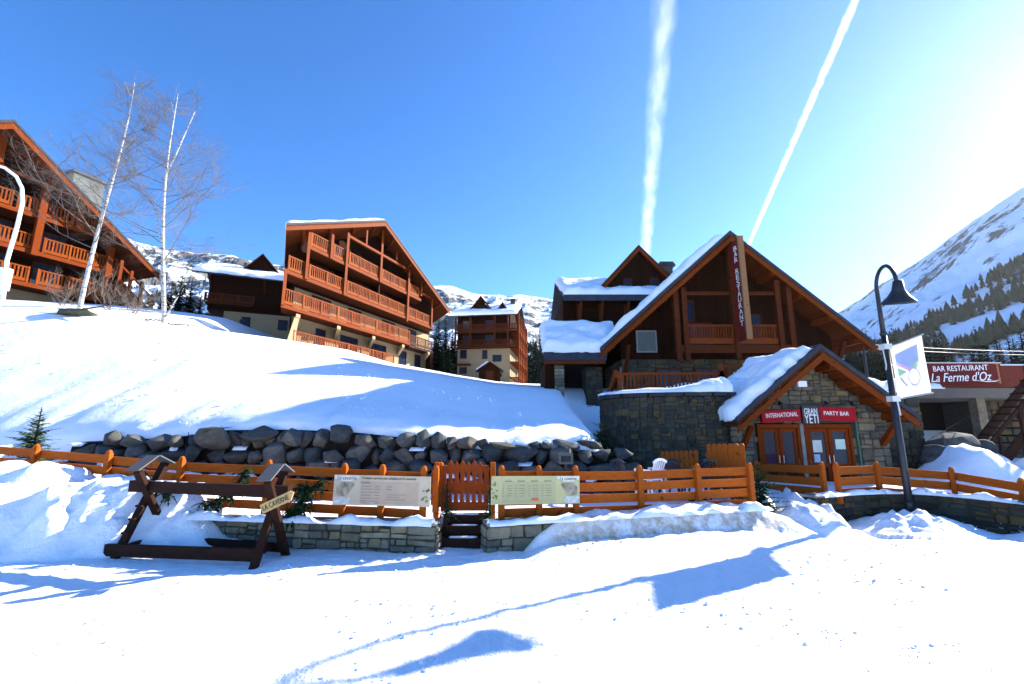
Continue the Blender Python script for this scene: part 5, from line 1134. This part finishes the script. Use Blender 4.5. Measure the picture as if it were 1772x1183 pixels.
# ------------------------------------------------------------------ terrace furniture
def chair():
    root=thing('plastic_chair','white plastic garden chair with a slotted rounded back on the terrace','chair',(0,0,0))
    MB().box(-.22,.22,-.22,.22,.42,.45).build('seat',M_PLASTIC,root,False,.01)
    bk=MB(); 
    for i in range(6): x=-.17+.068*i; bk.bar((x,.20,.47),(x*1.15,.33,.86-.9*x*x),.035,.02)
    for i in range(8):
        x0=-.22+.055*i; x1=x0+.055; f=lambda x:(x*1.1,.335,.90-1.4*x*x); bk.bar(f(x0),f(x1),.03,.06)
    bk.build('backrest',M_PLASTIC,root)
    for s in (-1,1):
        MB().bar((s*.2,-.2,.42),(s*.24,-.24,0),.045,.045).build('leg',M_PLASTIC,root); MB().bar((s*.2,.2,.42),(s*.24,.26,0),.045,.045).build('leg',M_PLASTIC,root)
        a=MB(); a.bar((s*.24,.28,.64),(s*.26,-.2,.66),.05,.03); a.bar((s*.26,-.2,.66),(s*.22,-.21,.44),.04,.04); a.build('armrest',M_PLASTIC,root)
    return root
c=chair(); q=P(1122,800,11.3); c.location=(q.x,11.3,TER+.12); c.rotation_euler=(0,0,R(215))
dk=plain('dark_plastic',(.02,.024,.032),.5)
darkc=None
for i,(px,Y,rz) in enumerate(((1180,11.7,30),(1212,12.3,190),(1085,12.0,120),(1155,12.6,250),(1240,11.6,80))):
    q=P(px,800,Y); r=copy_tree(c,(q.x,Y,TER+.05),R(rz))
    r.name='plastic_chair'; r['group']='dark chairs standing on the terrace'; r['label']='dark plastic chair pushed up to the terrace tables behind the fence'
    for ch in r.children: ch.data=ch.data.copy(); ch.data.materials.clear(); ch.data.materials.append(dk)
def table(label,px,Y):
    q=P(px,800,Y); r=thing('terrace_table',label,'table',(q.x,Y,TER)); MB().tube([(0,0,.70),(0,0,.73)],[.42,.42],24).build('top',dk,r); MB().tube([(0,0,.04),(0,0,.7)],.035,8).build('stem',M_GALV,r); MB().tube([(0,0,0),(0,0,.04)],[.26,.2],16).build('base',dk,r)
    return r
table('round dark terrace table beside the white chair',1150,11.9); table('round dark terrace table with a parasol socket near the pickets',1205,11.6)
def glass_case(label,px,py,Y):
    q=P(px,py,Y); r=thing('menu_case',label,'display case',(q.x,Y,TER)); MB().box(-.03,.03,0,.05,0,1.2).build('stand',M_BLACK,r); b=MB().box(-.16,.16,-.05,0,.95,q.z-TER+.08).build('case',plain('green_case',(.06,.09,.07)),r); MB().box(-.11,.11,-.056,-.05,1.0,q.z-TER+.02).build('pane',M_GLASSB,b)
glass_case('small green framed display case standing behind the fence',979,790,10.6)
# ------------------------------------------------------------------ lamp post with the banner
PX,PY=P(1577,893,11.75).x,11.75
def lamp():
    gz=.1; top=P(1519,570,PY).z; root=thing('lamp_post','tall black swan neck lamp post planted in the snow heap','street lamp',(PX,PY,gz))
    MB().tube([(0,0,-.2),(0,0,1.1),(0,0,top-gz-.1)],[.085,.08,.065],12).build('post',M_BLACK,root,True)
    MB().tube([(0,0,0),(0,0,.25),(0,0,.3)],[.1,.1,.08],12).build('base',M_BLACK,root,True)
    t2=top-gz-.1; h=P(1515,500,PY).z-gz; LY=PY-.9; H=P(1553,497,LY); hx,hy,hz=H.x-PX,H.y-PY,H.z-gz   # the neck swings out towards the piste
    zt=P(1536,461,(PY+LY)/2).z-gz; rz=zt-h; pts=[(0,0,t2),(0,0,(t2+h)/2),(0,0,h)]
    for k in range(1,15):
        an=math.pi*k/14; u=(1-math.cos(an))/2; pts.append((hx*u,hy*u,h+(rz*math.sin(an) if an<math.pi/2 else (rz-(hz+.12-h))*math.sin(an)+(hz+.12-h))))
    MB().tube(pts,[.06,.055,.052]+[.048]*13+[.042],10).build('swan_neck',M_BLACK,root,True)
    prof=[(.03,.30),(.10,.28),(.13,.06),(.16,.0),(.22,-.1),(.35,-.24),(.36,-.29),(.335,-.28),(.2,-.14),(.02,-.03)]
    s=MB().lathe([(r_,z) for r_,z in prof],24).build('lamp_shade',M_BLACK,root,True); s.location=(hx,hy,hz-.12); s.rotation_euler=(R(14),R(-6),0)
    MB().lathe([(.0,-.30),(.11,-.28),(.17,-.2),(.17,-.14)],16).build('lamp_glass',plain('lamp_glass',(.5,.5,.42),.2,0,.6),s,True)
    s2=MB(); s2.tube([(0,0,t2-.06),(0,0,t2+.02)],.085,12); s2.build('collar',M_BLACK,root)
lamp()
def translucent(name,c,t=.5):
    def f(nt,b,N,L):
        out=[n for n in N if n.type=='OUTPUT_MATERIAL'][0]; d=nd(nt,'ShaderNodeBsdfDiffuse'); tr=nd(nt,'ShaderNodeBsdfTranslucent'); m=nd(nt,'ShaderNodeMixShader')
        n=noise_n(nt,coords(nt),3.,3); col=ramp(nt,n,[(.3,[x*.94 for x in c]),(.7,c)])
        L.new(col,d.inputs['Color']); L.new(col,tr.inputs['Color']); m.inputs[0].default_value=t; L.new(d.outputs[0],m.inputs[1]); L.new(tr.outputs[0],m.inputs[2]); L.new(m.outputs[0],out.inputs['Surface'])
    return mat(name,f)
def banner():
    YO=10.65; it,ib=P(1551,600,PY),P(1556,690,PY); ot,ob=P(1605,579,YO),P(1601,680,YO)
    it.x=ib.x=PX+.12; ot.x=ob.x=(ot.x+ob.x)/2; o=(it+ib+ot+ob)/4; root=thing('resort_banner','white square banner with a resort emblem on arms of the lamp post','banner',o)
    nn=((ot-it).cross(ib-it)).normalized()
    nn=nn if nn.y<0 else -nn
    N=10; 
    def pt(u,v,l=0.): 
        p=it.lerp(ot,u).lerp(ib.lerp(ob,u),v)-o; return p+nn*(.018*math.sin(u*5+v*2)*math.sin(math.pi*v)+l)
    vs=[pt(i/N,j/N,l) for l in (0,-.006) for j in range(N+1) for i in range(N+1)]; K=(N+1)**2
    fs=[(j*(N+1)+i,j*(N+1)+i+1,(j+1)*(N+1)+i+1,(j+1)*(N+1)+i) for j in range(N) for i in range(N)]; fs+=[tuple(K+k for k in f[::-1]) for f in fs]
    cl=MB().add(vs,fs).build('cloth',translucent('white_cloth',(.8,.8,.82),.55),root,True)
    def patch(name,poly,m,l):
        mb=MB(); n=len(poly); mb.add([pt(u,v,l) for u,v in poly],[tuple(range(n))]); return mb.build(name,m,cl)
    bl=translucent('print_blue',(.16,.3,.75)); gr=translucent('print_green',(.2,.62,.14)); pk=translucent('print_pink',(.8,.2,.4)); gy=translucent('print_grey',(.25,.25,.28)); lg=translucent('print_lightgreen',(.6,.8,.5))
    patch('blue_print',[(.1,.17),(.84,.12),(.84,.40),(.72,.42),(.58,.52),(.1,.33)],bl,.006)
    patch('pink_print',[(.08,.33),(.55,.51),(.53,.56),(.08,.37)],pk,.009); patch('green_print',[(.1,.42),(.42,.545),(.12,.60)],gr,.007)
    patch('green_print',[(.60,.50),(.66,.42),(.76,.42),(.80,.49),(.72,.53)],gr,.009); patch('pale_print',[(.66,.42),(.72,.36),(.82,.36),(.84,.43),(.79,.46),(.76,.42)],lg,.008)
    def stroke(name,pts,w): 
        mb=MB()
        for a,b in zip(pts[:-1],pts[1:]):
            d=Vector((b[0]-a[0],b[1]-a[1])).normalized(); q=Vector((-d.y,d.x))*w/2; mb.add([pt(a[0]+q.x,a[1]+q.y,.011),pt(b[0]+q.x,b[1]+q.y,.011),pt(b[0]-q.x,b[1]-q.y,.011),pt(a[0]-q.x,a[1]-q.y,.011)],[(0,1,2,3)])
        mb.build(name,gy,cl)
    stroke('letter_print',[(.16,.62),(.36,.80)],.045); stroke('letter_print',[(.36,.80),(.42,.66)],.02)
    stroke('letter_print',[(.62+.17*math.cos(k*math.pi/12),.66+.15*math.sin(k*math.pi/12)) for k in range(25)],.03); stroke('line_print',[(.16,.86),(.75,.84)],.008)
    gv=plain('pale_clamp',(.6,.62,.6),.5,.3,.5)
    for p,q in ((it,ot),(ib,ob)):
        d=(q-p).normalized(); MB().tube([p-d*.12-o,q+d*.05-o],.018,8).build('arm',M_GALV,root)
        k=Vector((PX,PY,p.z))-o; MB().box(k.x-.1,k.x+.1,k.y-.1,k.y+.1,k.z-.07,k.z+.07).build('clamp',gv,root)
    k=Vector((PX,PY,it.z))-o; MB().tube([k+Vector((-.12,-.05,-.05)),k+Vector((-.10,-.06,-.5)),k+Vector((-.12,-.05,-.62))],.014,5).build('strap',gv,root)
    k=Vector((PX,PY,ib.z))-o; MB().tube([k+Vector((.0,-.11,-.05)),k+Vector((.02,-.12,-.42))],.016,5).build('strap',gv,root)
banner()
# white lamp post at the far left
def white_lamp():
    Y=15.; x=P(8,490,Y).x; gz=hill_z(x,Y)-.1; root=thing('white_lamp_post','white curved street lamp post with a boxed foot at the left','street lamp',(x,Y,gz))
    zt=P(10,300,Y).z-gz; w=P(40,340,Y).x-x
    q=lambda px,py:(P(px,py,Y).x-x,0,P(px,py,Y).z-gz)
    MB().tube([q(5,520),q(12,450),q(30,390),q(39,350),q(38,325),q(28,305),q(8,290),q(-20,282),q(-60,282)],[.06,.06,.058,.055,.052,.05,.047,.043,.04],10).build('post',M_WHITEP,root,True)
    a=Vector(q(6,478)); MB().tube([a+Vector((-.1,0,-3.2)),a],.1,12).build('lower_post',M_WHITEP,root); MB().box(a.x-.2,a.x+.16,-.15,.15,a.z-.5,a.z+.3).build('box',M_WHITEP,root,False,.04)
    b=Vector(q(-60,282)); MB().lathe([(.05,.1),(.2,.0),(.34,-.15),(.0,-.1)],16,b).build('lamp_head',M_WHITEP,root,True)
white_lamp()
def lantern():
    p=P(415,590,40); p.z=hill_z(p.x,40)-.1; t=P(415,562,40).z-p.z; r=thing('lantern_post','small black lantern post standing in front of the low rear chalet','street lamp',p); MB().tube([(0,0,-.3),(0,0,t)],[.06,.045],8).build('post',M_BLACK,r); MB().lathe([(.08,t),(.24,t+.35),(.3,t+.36),(.05,t+.6),(.0,t+.62)],8).build('lantern',M_BLACK,r)
lantern()
# overhead cables
def cable(label,a,b,sag):
    A,B=P(*a),P(*b); root=[]; pts=[A.lerp(B,t/16)+Vector((0,0,-sag*4*(t/16)*(1-t/16))) for t in range(17)]; o=MB().tube(pts,.016,6).build('overhead_cable',plain('pale_cable',(.2,.2,.21),.6)); tag(o,label,'cable')
cable('upper of two pale cables strung before the dark trees',(1478,594,24.),(1960,606,34.),.25); cable('lower of two pale cables strung before the dark trees',(1494,602,24.),(1960,613,34.),.2)
def pole():
    p=P(1494,604,24.3); r=thing('cable_pole','slim dark pole with a white insulator under the restaurant eave','pole',(p.x,24.3,0)); MB().tube([(0,0,0),(0,0,p.z)],.07,8).build('post',M_BLACK,r); MB().tube([(0,0,p.z),(0,0,p.z+.16)],[.12,.1],10).build('insulator',M_WHITEP,r)
pole()
# ------------------------------------------------------------------ contrails
def contrail(label,a,b,wpx,alt,dens,seed,soft):
    A=PZ(a[0],a[1],alt); B=PZ(b[0],b[1],alt); dep=A.y*math.cos(PITCH)+(A.z-HC)*math.sin(PITCH); Rr=wpx/2*dep/FPX; Ln=(B-A).length
    def f(nt,bs,N,L):
        out=[n for n in N if n.type=='OUTPUT_MATERIAL'][0]; N.remove(bs); v=nd(nt,'ShaderNodeVolumePrincipled'); v.inputs['Color'].default_value=(1,1,1,1); v.inputs['Anisotropy'].default_value=.35
        k=1/Rr; c=coords(nt,(k*.35,k,k)); n1=nd(nt,'ShaderNodeTexNoise',Scale=1.1,Detail=6.,Roughness=.62); L.new(c,n1.inputs['Vector'])
        # puffed edge: the axis distance is shaken by the noise
        w=nd(nt,'ShaderNodeVectorMath',operation='SUBTRACT'); L.new(n1.outputs['Color'],w.inputs[0]); w.inputs[1].default_value=(.5,.5,.5)
        sc2=nd(nt,'ShaderNodeVectorMath',operation='SCALE'); L.new(w.outputs[0],sc2.inputs[0]); sc2.inputs['Scale'].default_value=soft
        ad=nd(nt,'ShaderNodeVectorMath',operation='ADD'); L.new(coords(nt,(0,k,k)),ad.inputs[0]); L.new(sc2.outputs[0],ad.inputs[1])
        mk=nd(nt,'ShaderNodeVectorMath',operation='MULTIPLY'); L.new(ad.outputs[0],mk.inputs[0]); mk.inputs[1].default_value=(0,1,1)
        ln=nd(nt,'ShaderNodeVectorMath',operation='LENGTH'); L.new(mk.outputs[0],ln.inputs[0])
        fall=ramp(nt,ln.outputs['Value'],[(.15,(1,)*3),(.5,(.42,)*3),(.9,(0,)*3)]); st=ramp(nt,n1.outputs['Fac'],[(.36,(.12,)*3),(.62,(1,)*3)])
        L.new(math_(nt,'MULTIPLY',math_(nt,'MULTIPLY',fall,st),dens/Rr),v.inputs['Density']); L.new(v.outputs[0],out.inputs['Volume'])
    m=mat('vapour_%d'%seed,f); k=20; n=24; vs=[(Ln*i/n,Rr*math.cos(6.2832*q/k),Rr*math.sin(6.2832*q/k)) for i in range(n+1) for q in range(k)]
    fs=[(i*k+q,i*k+(q+1)%k,(i+1)*k+(q+1)%k,(i+1)*k+q) for i in range(n) for q in range(k)]+[tuple(range(k-1,-1,-1)),tuple(n*k+q for q in range(k))]
    ob=MB().add(vs,[x[::-1] for x in fs]).build('contrail',m,None,True); ob.location=A; ob.rotation_euler=(B-A).to_track_quat('X','Z').to_euler(); tag(ob,label,'contrail')
    import bmesh
    bm=bmesh.new(); bm.from_mesh(ob.data); bmesh.ops.recalc_face_normals(bm,faces=bm.faces); bm.to_mesh(ob.data); bm.free()
contrail('wide fading contrail rising nearly straight up the blue sky',(1154,-40),(1110,520),62,2400,.2,1,1.1)
contrail('narrow bright contrail slanting up to the right',(1498,-40),(1288,440),20,2600,.62,2,1.4)
# ------------------------------------------------------------------ clear mountain air, a little hazy over the far slopes
def haze():
    def f(nt,b,N,L):
        out=[n for n in N if n.type=='OUTPUT_MATERIAL'][0]; N.remove(b); v=nd(nt,'ShaderNodeVolumePrincipled'); v.inputs['Color'].default_value=(.93,.96,1,1); v.inputs['Anisotropy'].default_value=.5; v.inputs['Density'].default_value=.00004; L.new(v.outputs[0],out.inputs['Volume'])
    o=MB().box(-1000,1100,-650,1300,-6,430).build('haze',mat('air',f)); o['kind']='stuff'
haze()
